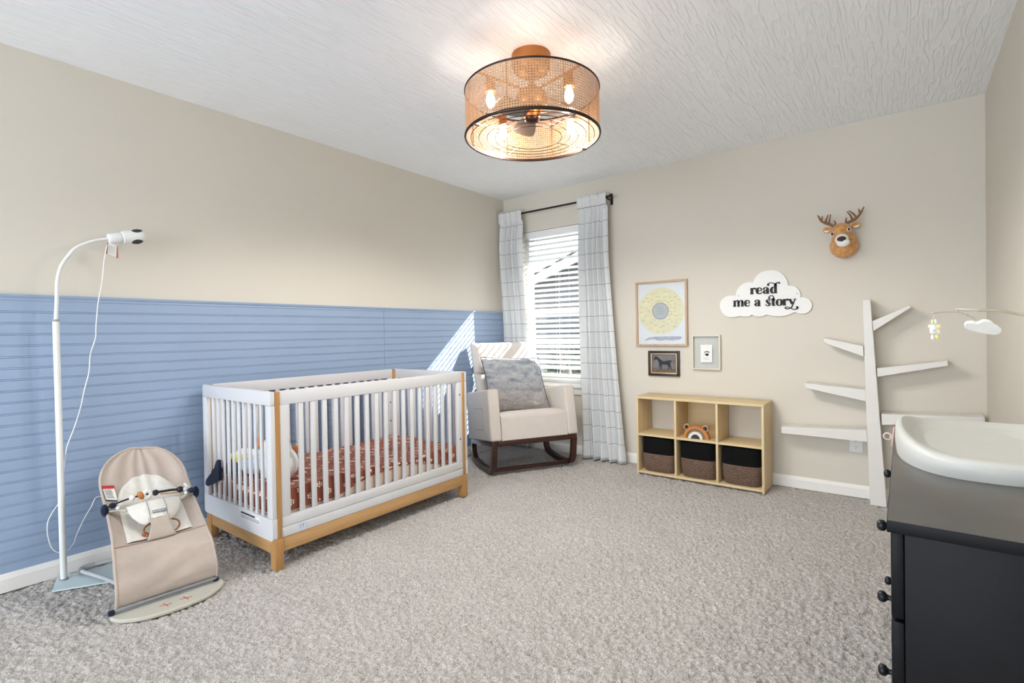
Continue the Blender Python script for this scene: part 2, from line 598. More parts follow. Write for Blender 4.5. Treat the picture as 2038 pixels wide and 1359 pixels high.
def text_mesh(txt, size, depth=0.0):
    cu = bpy.data.curves.new('lettering', 'FONT')
    cu.body = txt; cu.size = size; cu.extrude = depth; cu.align_x = 'CENTER'; cu.align_y = 'CENTER'
    ob = bpy.data.objects.new('lettering', cu)
    COL.objects.link(ob)
    bpy.context.view_layer.update()
    me = bpy.data.meshes.new_from_object(ob.evaluated_get(bpy.context.evaluated_depsgraph_get()))
    COL.objects.unlink(ob); bpy.data.objects.remove(ob); bpy.data.curves.remove(cu)
    vs = [v.co.copy() for v in me.vertices]; fs = [tuple(p.vertices) for p in me.polygons]
    bpy.data.meshes.remove(me)
    return vs, fs

# ================================================================== ROOM
XR, H, YB = 3.547, 2.44, -7.4
WX0, WX1, WZ0, WZ1, WD = 0.205, 0.985, 0.625, 2.085, 0.16     # window opening in the back wall

import numpy as np
def carpet_mesh(x0, x1, y0, y1, cell):
    """cut pile: a fine grid with every tuft raised, over a flat slab for the rest of the room"""
    rg = np.random.default_rng(5)
    nx, ny = int((x1 - x0) / cell) + 1, int((y1 - y0) / cell) + 1
    def blur(a, r):
        for ax in (0, 1):
            k = np.exp(-.5 * (np.arange(-3 * int(r + 1), 3 * int(r + 1) + 1) / r) ** 2); k /= k.sum()
            a = np.apply_along_axis(lambda q: np.convolve(np.pad(q, len(k) // 2, mode='wrap'), k, 'valid'), ax, a)
        return a / a.std()
    h = .80 * blur(rg.standard_normal((ny, nx)), .80) + .42 * blur(rg.standard_normal((ny, nx)), 1.6) + .20 * blur(rg.standard_normal((ny, nx)), 9.0)
    h = -.0050 + .0041 * np.clip(h, -2.2, 1.5)
    jx = rg.uniform(-.3, .3, (ny, nx)) * cell; jy = rg.uniform(-.3, .3, (ny, nx)) * cell
    X, Y = np.meshgrid(np.linspace(x0, x1, nx), np.linspace(y0, y1, ny))
    jx[:, 0] = jx[:, -1] = 0; jy[0] = jy[-1] = 0
    co_ = np.stack([X + jx, Y + jy, h], -1).reshape(-1, 3)
    i = np.arange(ny * nx).reshape(ny, nx)
    q = np.stack([i[:-1, :-1], i[:-1, 1:], i[1:, 1:], i[1:, :-1]], -1).reshape(-1, 4)
    # slab below and behind
    e = len(co_)
    xa, xb, ya, yb, zt = 0, XR, YB, 0, -.018
    box = np.array([(x, y, z) for x in (xa, xb) for y in (ya, yb) for z in (-.10, zt)] + [(x, y, z) for x in (xa, xb) for y in (ya, y0 + .002) for z in (zt, -.0035)], float)
    fb = np.array([(0, 1, 3, 2), (4, 6, 7, 5), (0, 4, 5, 1), (2, 3, 7, 6), (0, 2, 6, 4), (1, 5, 7, 3)])
    fb = np.concatenate([fb, fb + 8]) + e
    co_ = np.concatenate([co_, box]); q = np.concatenate([q, fb])
    me = bpy.data.meshes.new('floor')
    me.vertices.add(len(co_)); me.vertices.foreach_set('co', co_.astype(np.float32).ravel())
    me.loops.add(q.size); me.loops.foreach_set('vertex_index', q.astype(np.int32).ravel())
    me.polygons.add(len(q)); me.polygons.foreach_set('loop_start', np.arange(0, q.size, 4, dtype=np.int32))
    me.polygons.foreach_set('use_smooth', np.array([True] * (len(q) - 12) + [False] * 12))
    me.update(calc_edges=True); me.validate()
    me.materials.append(M['carpet'])
    o = bpy.data.objects.new('floor', me); COL.objects.link(o)
    return o
floor = struct(carpet_mesh(0.0, XR, -3.75, 0.0, .0046))
b = MB(); b.box(-0.12, XR + 0.12, YB, WD, H, H + 0.12)
struct(b.obj('ceiling', M['ceiling']))
b = MB(); b.box(-0.12, 0, YB, WD, -0.10, H)
struct(b.obj('wall_left', M['wall']))
b = MB(); b.box(XR, XR + 0.12, YB, WD, -0.10, H)
struct(b.obj('wall_right', M['wall_r']))
b = MB()
b.box(0, WX0, 0, WD, -0.10, H); b.box(WX1, XR, 0, WD, -0.10, H)
b.box(WX0, WX1, 0, WD, -0.10, WZ0); b.box(WX0, WX1, 0, WD, WZ1, H)
struct(b.obj('wall_back', M['wall']))
# unseen rear wall, far back; its wide opening is added to let in fill
RO0, RO1, ROZ = 0.25, 3.30, 2.25
b = MB()
b.box(-0.12, RO0, YB - 0.12, YB, -0.10, H + .12); b.box(RO1, XR + 0.12, YB - 0.12, YB, -0.10, H + .12)
b.box(RO0, RO1, YB - 0.12, YB, ROZ, H + .12)
struct(b.obj('wall_rear', M['wall']))

# bead board with its two joined panels and the moulded cap
BZ = 1.293
def bead_panel(y0, y1):
    prof = [(0.0, 0.0), (0.010, 0.0)]
    z = BZ - 0.051
    gs = []
    while z > 0.07:
        gs.append(z); z -= 0.051
    for z in reversed(gs):
        for dz in (-0.0035, 0.0035):
            prof += [(0.010, z + dz - 0.0017), (0.0072, z + dz), (0.010, z + dz + 0.0017)]
    prof += [(0.010, BZ), (0.0, BZ)]
    n = len(prof)
    bb = MB()
    vs = [(p[0], y0, p[1]) for p in prof] + [(p[0], y1, p[1]) for p in prof]
    fs = [(i, (i + 1) % n, n + (i + 1) % n, n + i) for i in range(n)] + [tuple(range(n))[::-1], tuple(range(n, 2 * n))]
    return bb.add(vs, fs)
struct(bead_panel(-1.5125, 0.0).obj('trim_1', M['blue']))
struct(bead_panel(YB, -1.5145).obj('trim_2', M['blue']))
CAPP = [(0, BZ), (0.012, BZ), (0.014, BZ + .004), (0.013, BZ + .010), (0.016, BZ + .014), (0.020, BZ + .020), (0.021, BZ + .029), (0.0, BZ + .029)]
for i, (y0, y1) in enumerate(((-1.5125, 0.0), (YB, -1.5145))):
    b = MB(); n = len(CAPP)
    b.add([(p[0], y0, p[1]) for p in CAPP] + [(p[0], y1, p[1]) for p in CAPP],
          [(k, (k + 1) % n, n + (k + 1) % n, n + k) for k in range(n)] + [tuple(range(n))[::-1], tuple(range(n, 2 * n))])
    struct(b.obj('trim_%d' % (i + 3), M['blue']))

def base_prof(h=0.080, d=0.014):
    return [(0, 0), (d, 0), (d, h - 0.022), (d - .003, h - .014), (d - .006, h - .006), (d - .009, h), (0, h)]
P = base_prof()
n = len(P)
def base_run(name, pts2, mat):
    bb = MB()
    bb.add([q for q in pts2], [(k, (k + 1) % n, n + (k + 1) % n, n + k) for k in range(n)] + [tuple(range(n))[::-1], tuple(range(n, 2 * n))])
    return struct(bb.obj(name, mat))
base_run('baseboard_left', [(0.010 + p[0], YB, p[1]) for p in P] + [(0.010 + p[0], 0, p[1]) for p in P], M['trim'])
base_run('baseboard_back', [(0.026, -p[0], p[1]) for p in P] + [(XR, -p[0], p[1]) for p in P], M['trim'])
base_run('baseboard_right', [(XR - p[0], YB, p[1]) for p in P] + [(XR - p[0], -0.014, p[1]) for p in P], M['trim'])

# ------------------------------------------------------------------ window
win = thing('window_1', 'white vinyl sash window behind the slatted blind', 'window', (0.595, 0.12, WZ0))
del win['category']
struct(win)
def wp(name, boxes, mat, parent=win, bev=0.003):
    bb = MB()
    for q in boxes:
        bb.box(*q, bev=bev)
    return bb.obj(name, mat, parent, 40, world=True)
wp('window_frame', [(WX0, WX0 + .045, .085, .155, WZ0, WZ1), (WX1 - .045, WX1, .085, .155, WZ0, WZ1),
                    (WX0 + .045, WX1 - .045, .085, .155, WZ1 - .045, WZ1), (WX0 + .045, WX1 - .045, .085, .155, WZ0, WZ0 + .085)], M['white'])
wp('meeting_rail', [(WX0 + .045, WX1 - .045, .095, .135, 1.29, 1.34)], M['white'])
wp('sash_stile', [(WX0 + .045, WX0 + .075, .10, .13, WZ0 + .085, 1.29), (WX1 - .075, WX1 - .045, .10, .13, WZ0 + .085, 1.29)], M['white'])
wp('window_pane', [(WX0 + .045, WX1 - .045, .118, .121, 1.34, WZ1 - .045)], M['glass'], bev=0)
wp('window_pane', [(WX0 + .075, WX1 - .075, .112, .115, WZ0 + .085, 1.29)], M['glass'], bev=0)
wp('window_sill', [(WX0 - .035, WX1 + .035, -.035, .0, WZ0 - .022, WZ0 + .006), (WX0 + .001, WX1 - .001, -.001, .085, WZ0 + .0005, WZ0 + .006)], M['white'])
wp('sill_apron', [(WX0 - .02, WX1 + .02, -.014, -.0005, WZ0 - .085, WZ0 - .022)], M['white'])

# slatted blind inside the reveal
bl = thing('window_blind', 'white two inch slat blind tilted half open in the window', 'blind', (0.595, 0.04, WZ1))
b = MB(); b.box(WX0 + .006, WX1 - .006, .012, .066, 2.035, 2.078, bev=.003)
b.box(WX0 + .004, WX1 - .004, .004, .011, 2.018, 2.082, bev=.002)
b.obj('headrail', M['blindw'], bl, 40, world=True)
b = MB()
PITCH = 0.0488
zz = 2.000
TIL = math.radians(33)
k = 0
while zz > 0.745:
    t = TIL
    if abs(zz - 1.015) < PITCH / 2:
        t = math.radians(72)
    R_ = Matrix.Translation((0, 0.040, zz)) @ Matrix.Rotation(t, 4, 'X')
    b.box(WX0 + .008, WX1 - .008, -.025, .025, -.0014, .0014, R_)
    zz -= PITCH; k += 1
for i in range(4):
    b.box(WX0 + .008, WX1 - .008, .015, .065, .690 + .0085 * i, .693 + .0085 * i, Matrix.Rotation(0, 4, 'X'))
b.obj('slats', M['blindw'], bl, world=True)
b = MB(); b.box(WX0 + .008, WX1 - .008, .014, .066, .664, .686, bev=.004)
b.obj('bottom_rail', M['blindw'], bl, 40, world=True)
for x in (0.315, 0.60, 0.875):
    b = MB()
    for y in (.0165, .0635):
        b.tube([(x, y, 2.03), (x, y, .68)], .0011, 5)
    b.tube([(x + .022, .040, 2.03), (x + .022, .040, .69)], .0009, 5)
    b.obj('ladder_cord', M['cordw'], bl, world=True)
b = MB()
b.tube([(.66, .002, 2.02), (.664, -.001, 1.4), (.675, -.002, .80)], .0011, 5)
b.tube([(.675, -.002, .80), (.662, -.003, .752)], .002, 5); b.tube([(.675, -.002, .80), (.684, -.003, .745)], .002, 5)
b.obj('lift_cord', M['cordw'], bl, world=True)
b = MB()
b.lathe([(.003, 0), (.0095, .006), (.009, .030), (.006, .038), (.0095, .046), (.008, .062), (.002, .066)], 10, Matrix.Translation((.755, -.004, .722)))
b.tube([(.755, -.004, .78), (.752, .0, 2.02)], .0011, 5)
b.obj('cord_tassel', M['cordw'], bl, 50, world=True)

# ------------------------------------------------------------------ outside
b = MB(); b.box(-30, 30, 0.9, 40, -0.45, -0.35)
lawn = b.obj('lawn', M['lawn']); lawn['kind'] = 'structure'
b = MB()
b.box(-2.5, 6.0, WD, 0.80, 2.44, 2.60)  # unseen overhang, added and sized to cut the sun off the upper window
eave = struct(b.obj('sun_cutoff_eave', M['fascia']))
hs = thing('neighbour_house', 'grey sided house with white gable trim seen through the blind slats', 'house', (-1.5, 7.0, -.35))
b = MB()
def lap(x0, x1, ztop):
    z = -.35
    vs = []; 
    while z < 4.4:
        z1 = z + .12
        xa = max(x0, (z1 - 2.40 - .36 * 4.60) / .36 - 0.0) if z1 > 2.4 else x0
        xa = x0 if z1 < 2.45 else -4.60 + (z1 - 2.45) / .36
        if xa < x1:
            b.add([(xa, 7.0, z), (x1, 7.0, z), (x1, 7.0 + .014, z1), (xa, 7.0 + .014, z1)], [(0, 1, 2, 3)])
            b.add([(xa, 7.0, z), (x1, 7.0, z), (x1, 7.02, z), (xa, 7.02, z)], [(0, 1, 2, 3)])
        z = z1
lap(-5.4, 3.5, 4.4)
b.box(-5.4, 3.5, 7.02, 7.2, -.35, 2.45)
b.obj('siding', M['siding'], hs, world=True)
b = MB()
M_r = Matrix.Translation((-5.6, 6.6, 1.90)) @ Matrix.Rotation(-math.atan(.36), 4, 'Y')
b.box(0, 9.4, 0, .06, -.02, .19, M_r)
b.obj('rake_board', M['fascia'], hs, world=True)
b = MB(); b.box(-.1, 9.4, 0.0, 5, .19, .25, M_r)
b.obj('roof', M['shingle'], hs, world=True)
sh = MB()
def leafball(bb, c, r, nn, sz):
    for _ in range(nn):
        d = V((rnd.gauss(0, 1), rnd.gauss(0, 1), rnd.gauss(0, 1))).normalized() * (rnd.random() ** .4)
        p = V(c) + V((d.x * r[0], d.y * r[1], d.z * r[2]))
        a = V((rnd.gauss(0, 1), rnd.gauss(0, 1), rnd.gauss(0, 1))).normalized(); e = a.orthogonal().normalized()
        bb.add([p - a * sz, p + e * sz * .5, p + a * sz, p - e * sz * .5], [(0, 1, 2, 3)])
st = thing('shrub', 'low evergreen shrub growing beside the neighbouring house', 'shrub', (-2.7, 6.0, -.35))
leafball(sh, (-2.7, 6.0, .25), (.9, .5, .65), 900, .07)
sh.obj('foliage', M['shrub'], st, world=True)
b = MB(); b.tube([(-2.7, 6.0, -.4), (-2.68, 6.0, 0), (-2.7, 6.02, .4)], [.05, .04, .02], 8)
b.obj('stem', M['bronze'], st, world=True)

# ------------------------------------------------------------------ curtains and rod
RZ, RY = 2.252, -0.09
rd = thing('curtain_rod', 'thin black curtain rod with a knob finial above the window', 'curtain rod', (0.6, -.09, RZ))
b = MB(); b.cyl((0.015, RY, RZ), (1.205, RY, RZ), .0085, 14)
b.obj('rod', M['rodblack'], rd, 40, world=True)
b = MB(); b.lathe([(.0085, 0), (.011, .004), (.009, .010), (.017, .020), (.019, .030), (.014, .040), (.004, .044)], 14, Matrix.Translation((1.202, RY, RZ)) @ Matrix.Rotation(PI / 2, 4, 'Y'))
b.obj('finial', M['rodblack'], rd, 50, world=True)
for x in (0.045, 1.193):
    b = MB(); b.box(x - .006, x + .006, RY - .004, -.0005, RZ - .022, RZ - .011, bev=.001)
    b.box(x - .012, x + .012, -.005, -.0005, RZ - .055, RZ + .015, bev=.001)
    b.tube([(x, RY - .013, RZ + .002), (x, RY - .009, RZ - .011), (x, RY, RZ - .0145), (x, RY + .012, RZ - .004)], .003, 6)
    b.obj('bracket', M['rodblack'], rd, 40, world=True)

def curtain(name, label, top, bot, folds, seed, fwd=0.0, NU=180, NV=100):
    r2 = random.Random(seed)
    ph = [r2.uniform(-.5, .5) for _ in range(folds + 2)]
    t = thing(name, label, 'curtain', ((top[0] + top[1]) / 2, RY, 0.0), 0, 'check curtains at the window')
    width_cloth = 1.0
    def shape(u, v):
        # v 0 bottom, 1 top
        zt = RZ + 0.035
        z = 0.012 + (zt - 0.012) * v
        k = interp([(0, 0.0), (.35, .45), (.75, .9), (1, 1.0)], v)
        x0 = lerp(bot[0], top[0], k); x1 = lerp(bot[1], top[1], k)
        amp = interp([(0, .040), (.4, .034), (.90, .026), (.965, .012), (.985, .0115), (1, .014)], v)
        ue = u + .030 * math.sin(2 * PI * (u * 1.5 + seed * .3)) + .012 * math.sin(9 * u + 3 * (1 - v))
        w = PI * folds * ue
        pleat = abs(math.sin(w)) ** .85
        deep = interp([(0, .074), (.4, .068), (.80, .056), (.90, .038), (.955, .017), (.985, .011), (1, .020)], v)
        y = RY + .026 - (deep + fwd) * pleat - .012 * math.sin(4.3 * w / folds + 2 * v + seed) * (1 - v * .8) * (1 if v < .9 else 0)
        x = lerp(x0, x1, u) + .007 * math.sin(2 * w) * (1 - .4 * v)
        if v < .06:
            x += .008 * math.sin(5 * w / folds + seed); y -= (.06 - v) / .06 * .012 * abs(math.sin(3 * w / folds))
        if v > .955:
            # the pocket passes in front of the rod
            y = min(y, RY - .0125 - .011 * pleat)
            z += .006 * pleat * (v - .955) / .045
        if seed == 1:
            # the chair back holds the lower cloth close to the wall
            k2 = interp([(0, .30), (.44, .12), (.50, .16), (.86, 1.0), (1, 1.0)], v)
            y = -.041 + (y + .041) * k2 if y < -.041 else y
        return (x, min(y, -.040 if z < .72 else -.026), z)
    bb = MB()
    bb.grid(shape, NU, NV, False, lambda u, v: (u * width_cloth + .02 * seed, v * 2.275 + .03 * seed))
    o = bb.obj('panel', M['curtain'], t, 70, world=True, solid=.0025)
    return t
curtain('curtain', 'check curtain hanging nearest the room corner, behind the rocking chair', (0.016, 0.300), (0.016, 0.322), 4, 1, fwd=.022)
curtain('curtain', 'check curtain on the picture frame side of the window', (0.905, 1.190), (0.925, 1.345), 5, 4)

# ================================================================== CAGED CEILING FAN
FX, FY, FR, FZ0, FZ1 = 1.763, -1.983, 0.321, 2.044, 2.262
fan = thing('caged_ceiling_fan', 'round woven cane drum ceiling fan light with dark rims and glowing bulbs', 'ceiling light', (FX, FY, H))
TF = Matrix.Translation((FX, FY, 0))
b = MB()
b.lathe([(.094, 2.4395), (.094, 2.392), (.091, 2.380), (.082, 2.364), (.060, 2.350), (.030, 2.342), (.016, 2.338)], 40, TF)
b.obj('canopy', M['copper'], fan, 40, world=True)
b = MB(); b.lathe([(.013, 2.341), (.013, 2.286)], 20, TF)
b.obj('downrod', M['copper'], fan, 40, world=True)
b = MB()
b.lathe([(.015, 2.300), (.024, 2.292), (.032, 2.280), (.052, 2.272), (.071, 2.256), (.077, 2.230), (.076, 2.205), (.066, 2.188), (.048, 2.178), (.040, 2.152), (.034, 2.138)], 40, TF)
b.obj('motor_housing', M['copper'], fan, 40, world=True)
b = MB()
b.lathe([(.034, 2.142), (.036, 2.132), (.030, 2.124), (.020, 2.119), (.010, 2.116), (.003, 2.115)], 32, TF)
b.obj('hub_cap', M['bronze'], fan, 50, world=True)
for i in range(3):
    a = math.radians(20 + 120 * i)
    T = TF @ Matrix.Rotation(a, 4, 'Z') @ Matrix.Translation((0, 0, 2.150)) @ Matrix.Rotation(math.radians(14), 4, 'X')
    poly = cr_spline([(.035, -.020), (.08, -.040), (.15, -.056), (.205, -.056), (.225, -.030), (.225, .030), (.205, .052), (.15, .052), (.08, .040), (.035, .022)], 4, True)
    b = MB(); b.prism(poly, .005, T)
    b.obj('fan_blade', M['blade'], fan, world=True)
def ring(z, r, rx, rz, mat, name, seg=72):
    b = MB(); n_ = 10
    b.grid(lambda u, v: (FX + (r + rx * math.cos(2 * PI * v)) * math.cos(2 * PI * u), FY + (r + rx * math.cos(2 * PI * v)) * math.sin(2 * PI * u), z + rz * math.sin(2 * PI * v)), seg, n_, True)
    return b.obj(name, mat, fan, 60, world=True)
ring(FZ1, FR, .0030, .0045, M['bronze'], 'top_rim')
ring(FZ0 + .006, FR, .0055, .0080, M['bronze'], 'bottom_rim')
# woven cane: uprights, hoops and two diagonals, every strand real
b = MB()
NC, NRW = 168, 18
hh = (FZ1 - FZ0 - .02)
def cyp(th, z, r):
    return (FX + r * math.cos(th), FY + r * math.sin(th), z)
R0 = FR - .002
for i in range(NC):
    th = 2 * PI * i / NC
    for dth in (-.0056, .0056):
        for w in (.0034,):
            b.add([cyp(th + dth - w, FZ0 + .01, R0), cyp(th + dth + w, FZ0 + .01, R0), cyp(th + dth + w, FZ1 - .004, R0), cyp(th + dth - w, FZ1 - .004, R0)], [(0, 1, 2, 3)])
for j in range(NRW):
    z = FZ0 + .012 + hh * j / (NRW - 1)
    for dz in (-.0020, .0020):
        vs = []; fs = []
        for i in range(NC):
            th = 2 * PI * i / NC
            vs += [cyp(th, z + dz - .0011, R0 + .0008), cyp(th, z + dz + .0011, R0 + .0008)]
        for i in range(NC):
            k = (i + 1) % NC
            fs.append((2 * i, 2 * k, 2 * k + 1, 2 * i + 1))
        b.add(vs, fs)
dz = hh / (NRW - 1); dt = 2 * PI / NC
for sgn in (1, -1):
    for i in range(NC):
        vs = []; fs = []
        for j in range(NRW):
            th = dt * (i + .5 + sgn * j); z = FZ0 + .012 + dz * (j) 
            vs += [cyp(th - .0048, z, R0 - .0008 * sgn), cyp(th + .0048, z, R0 - .0008 * sgn)]
            if j:
                fs.append((2 * j - 2, 2 * j - 1, 2 * j + 1, 2 * j))
        b.add(vs, fs)
b.obj('cane_shade', M['cane'], fan, world=True, fix=False)
# frame uprights carrying the cane
for i in range(8):
    th = 2 * PI * (i + .35) / 8
    b = MB(); b.tube([cyp(th, FZ0 + .008, FR - .005), cyp(th, FZ1, FR - .005)], .0022, 6)
    b.obj('shade_upright', M['copper'], fan, world=True)
# wire grille under the blades
b = MB()
for fr in (.44, .56, .68, .80, .92):
    pts = [cyp(2 * PI * k / 60, FZ0 + .001, FR * fr) for k in range(60)]
    b.tube(pts, .0017, 6, True)
for i in range(4):
    th = math.radians(-108 + 88 * i)
    b.tube([cyp(th, FZ0 + .003, FR * .44), cyp(th, FZ0 + .003, FR * .99)], .0017, 6)
b.obj('wire_grille', M['bronze'], fan, world=True)
for i in range(4):
    th = math.radians(-108 + 88 * i)
    b = MB(); b.box(-.014, .014, -.008, .008, -.004, .004, Matrix.Translation(cyp(th, FZ0 + .000, FR * .965)) @ Matrix.Rotation(th, 4, 'Z'), bev=.0015)
    b.obj('grille_clip', M['blade'], fan, 40, world=True)
for i in range(4):
    th = math.radians(-102 + 88 * i)
    arm = MB(); arm.tube([cyp(th, 2.262, .058), cyp(th, 2.262, .14), cyp(th, 2.260, .225), cyp(th, 2.257, FR - .006)], .006, 8)
    arm.obj('lamp_arm', M['copper'], fan, 50, world=True)
    T = Matrix.Translation(cyp(th, 0, .252))
    sk = MB(); sk.lathe([(.010, 2.256), (.019, 2.250), (.019, 2.232), (.022, 2.230), (.022, 2.222), (.019, 2.220), (.022, 2.212), (.022, 2.206), (.019, 2.204), (.025, 2.196), (.026, 2.190), (.024, 2.190), (.012, 2.198)], 16, T)
    so = sk.obj('lamp_socket', M['copper'], fan, 40, world=True)
    bb = MB(); bb.lathe([(.008, 2.196), (.011, 2.188), (.019, 2.165), (.021, 2.150), (.017, 2.132), (.007, 2.121), (.001, 2.119)], 16, T)
    bb.obj('bulb', M['bulb'], so, 60, world=True)
    ld = bpy.data.lights.new('bulb_light', 'SPOT'); ld.energy = 19.0; ld.spot_size = math.radians(172); ld.spot_blend = .35
    ld.shadow_soft_size = .020; ld.color = (1.0, .975, .93)
    lo = bpy.data.objects.new('bulb_light', ld); COL.objects.link(lo)
    lo.parent = fan; lo.location = (.252 * math.cos(th), .252 * math.sin(th), 2.070 - H)

# ================================================================== CRIB
CX, CY, CPH, CW, CL, CH = 0.820, -2.805, 0.0134, 0.746, 1.354, 0.851
crib = thing('crib', 'white slatted baby crib on a honey wood base frame', 'crib', (CX, CY, 0), CPH)
# local: x from -CW (wall side) to 0 (room side), y from 0 (near end) to CL
PW = 0.024
for (x0, x1, y0, y1, sy) in ((-.030, 0, .0, PW, 1), (-.030, 0, CL - PW, CL, -1), (-CW, -CW + .030, .0, PW, 1), (-CW, -CW + .030, CL - PW, CL, -1)):
    ya, yb = (.017, .040) if sy > 0 else (CL - .040, CL - .017)
    b = MB()
    b.box(x0, x1, ya, yb, .1495, CH - .002, bev=.003)
    yy0, yy1 = (.004, .046) if sy > 0 else (CL - .046, CL - .004)
    xx0, xx1 = (x1 - .050, x1) if x1 == 0 else (x0, x0 + .050)
    b.box(xx0, xx1, yy0, yy1, 0.0, .150, bev=.004)
    b.obj('corner_post', M['honey_z'], crib, 40)
def rail(name, q, mat, bev=.004):
    bb = MB(); bb.box(*q, bev=bev)
    return bb.obj(name, mat, crib, 40)
rail('base_rail', (-.030, -.006, .047, CL - .047, .080, .149), M['honey_y'])
rail('base_rail', (-CW + .006, -CW + .030, .047, CL - .047, .080, .149), M['honey_y'])
rail('base_rail', (-CW + .051, -.051, .008, .030, .072, .146), M['honey_x'])
rail('base_rail', (-CW + .051, -.051, CL - .030, CL - .008, .072, .146), M['honey_x'])
rail('front_apron', (-.027, -.004, .0405, CL - .0405, .1495, .197), M['crib_white'], .002)
TR = CH - .067
for sx in (0, 1):
    x0, x1 = (-.027, -.003) if sx == 0 else (-CW + .003, -CW + .027)
    z0 = .1985 if sx == 0 else .150
    rail('side_top_rail', (x0, x1, .0405, CL - .0405, TR, CH), M['crib_white'], .003)
    rail('side_bottom_rail', (x0, x1, .0405, CL - .0405, z0, .247), M['crib_white'], .003)
    for y0 in (.0405, CL - .0405 - .046):
        rail('side_stile', (x0, x1, y0, y0 + .046, .247, TR), M['crib_white'], .002)
    NS = 17
    ya, yb = .0865, CL - .0865
    stp = (yb - ya) / (NS + 1)
    for i in range(NS):
        y = ya + stp * (i + 1)
        rail('slat', (x0 + .004, x1 - .004, y - .0125, y + .0125, .245, TR + .002), M['crib_white'], .003)
for sy in (0, 1):
    y0, y1 = (-.006, .0168) if sy == 0 else (CL - .0168, CL + .006)
    bb = MB()
    # end panel frame: rails and stiles round the slats, lower corners rounded
    rr = .018
    for (xa, xb) in ((-CW + .002, -CW + .052), (-.052, -.002)):
        bb.box(xa, xb, y0, y1, .247, TR, bev=.003)
    bb.box(-CW + .002, -.002, y0, y1, TR, CH, bev=.004)
    pol = []
    for cx_, cz_, a0 in ((-.002 - rr, .143 + rr, -90), (-.002 - .001, .247 - .001, 0), (-CW + .002 + .001, .247 - .001, 90), (-CW + .002 + rr, .143 + rr, 180)):
        r_ = rr if abs(cz_ - (.143 + rr)) < .01 else .001
        for kk in range(6):
            a = math.radians(a0 + 90 * kk / 5)
            pol.append((cx_ + r_ * math.cos(a), cz_ + r_ * math.sin(a)))
    bb.prism(pol, y1 - y0, Matrix.Translation((0, y1, 0)) @ Matrix.Rotation(PI / 2, 4, 'X'))
    bb.obj('end_panel', M['crib_white'], crib, 40)
    NE = 10
    xa, xb = -CW + .052, -.052
    stp = (xb - xa) / (NE + 1)
    for i in range(NE):
        x = xa + stp * (i + 1)
        rail('slat', (x - .0110, x + .0110, y0 + .0055, y1 - .0055, .245, TR + .002), M['crib_white'], .003)
# bolt heads, warning label, sticker
b = MB()
for z in (.70, .40):
    for yv in (CL - .064,):
        b.cyl((-.0032, yv, z), (-.0015, yv, z), .0055, 12)
for (x_, y_, z_) in ((-CW + .0275, CL - .064, .60), (-CW + .0275, CL - .064, .46), ):
    b.cyl((x_, y_, z_), (x_ + .0012, y_, z_), .0055, 12)
b.cyl((-CW + .03, CL - .0172, .62), (-CW + .03, CL - .0185, .62), .0055, 12)
b.obj('bolt_head', M['black'], crib)
b = MB()
b.box(-.315, -.120, -.0068, -.0062, .198, .232)
b.cur = 1
b.box(-.313, -.170, -.0071, -.0067, .222, .231)
for i in range(4):
    z = .2165 - .0048 * i
    x = -.313
    while x < -.13:
        w = rnd.uniform(.004, .014)
        b.box(x, min(x + w, -.122), -.0071, -.0067, z - .0011, z + .0011)
        x += w + .003
b.obj('warning_label', [M['tag'], M['ink']], crib)
b = MB(); b.box(-.0039, -.0033, .118, .168, .156, .193); b.cur = 1
b.box(-.0034, -.0030, .132, .1345, .165, .186); b.box(-.0034, -.0030, .138, .150, .184, .186); b.box(-.0034, -.0030, .146, .1485, .168, .186)
b.obj('inspection_sticker', [plain('pale_blue_sticker', lin(206, 214, 228), 0.6), M['greyink']], crib)

def cribw(x, y, z=0.0):
    c_, s_ = math.cos(CPH), math.sin(CPH)
    return V((CX + x * c_ - y * s_, CY + x * s_ + y * c_, z))
TC = Matrix.Translation((CX, CY, 0)) @ Matrix.Rotation(CPH, 4, 'Z')

# mattress on its support, and the rust sheet over it
mt = MB()
mt.box(-CW + .040, -.036, .030, CL - .030, .215, .335, TC, bev=.022, seg=4)
mo = mt.obj('crib_mattress', M['mattress'], None, 40)
tag(mo, 'pale pink crib mattress showing below the lifted rust sheet', 'mattress')
b = MB()
for x0 in range(5):
    yv = .10 + x0 * .285
    b.box(-CW + .0275, -.0275, yv, yv + .03, .198, .2145, TC)
mo2 = b.obj('slat_support', M['white'], crib, world=True)

def fbm(x, y, s=1.0, o=4):
    return noise.fractal(V((x * s, y * s, 3.1)), 0.9, 2.0, o)
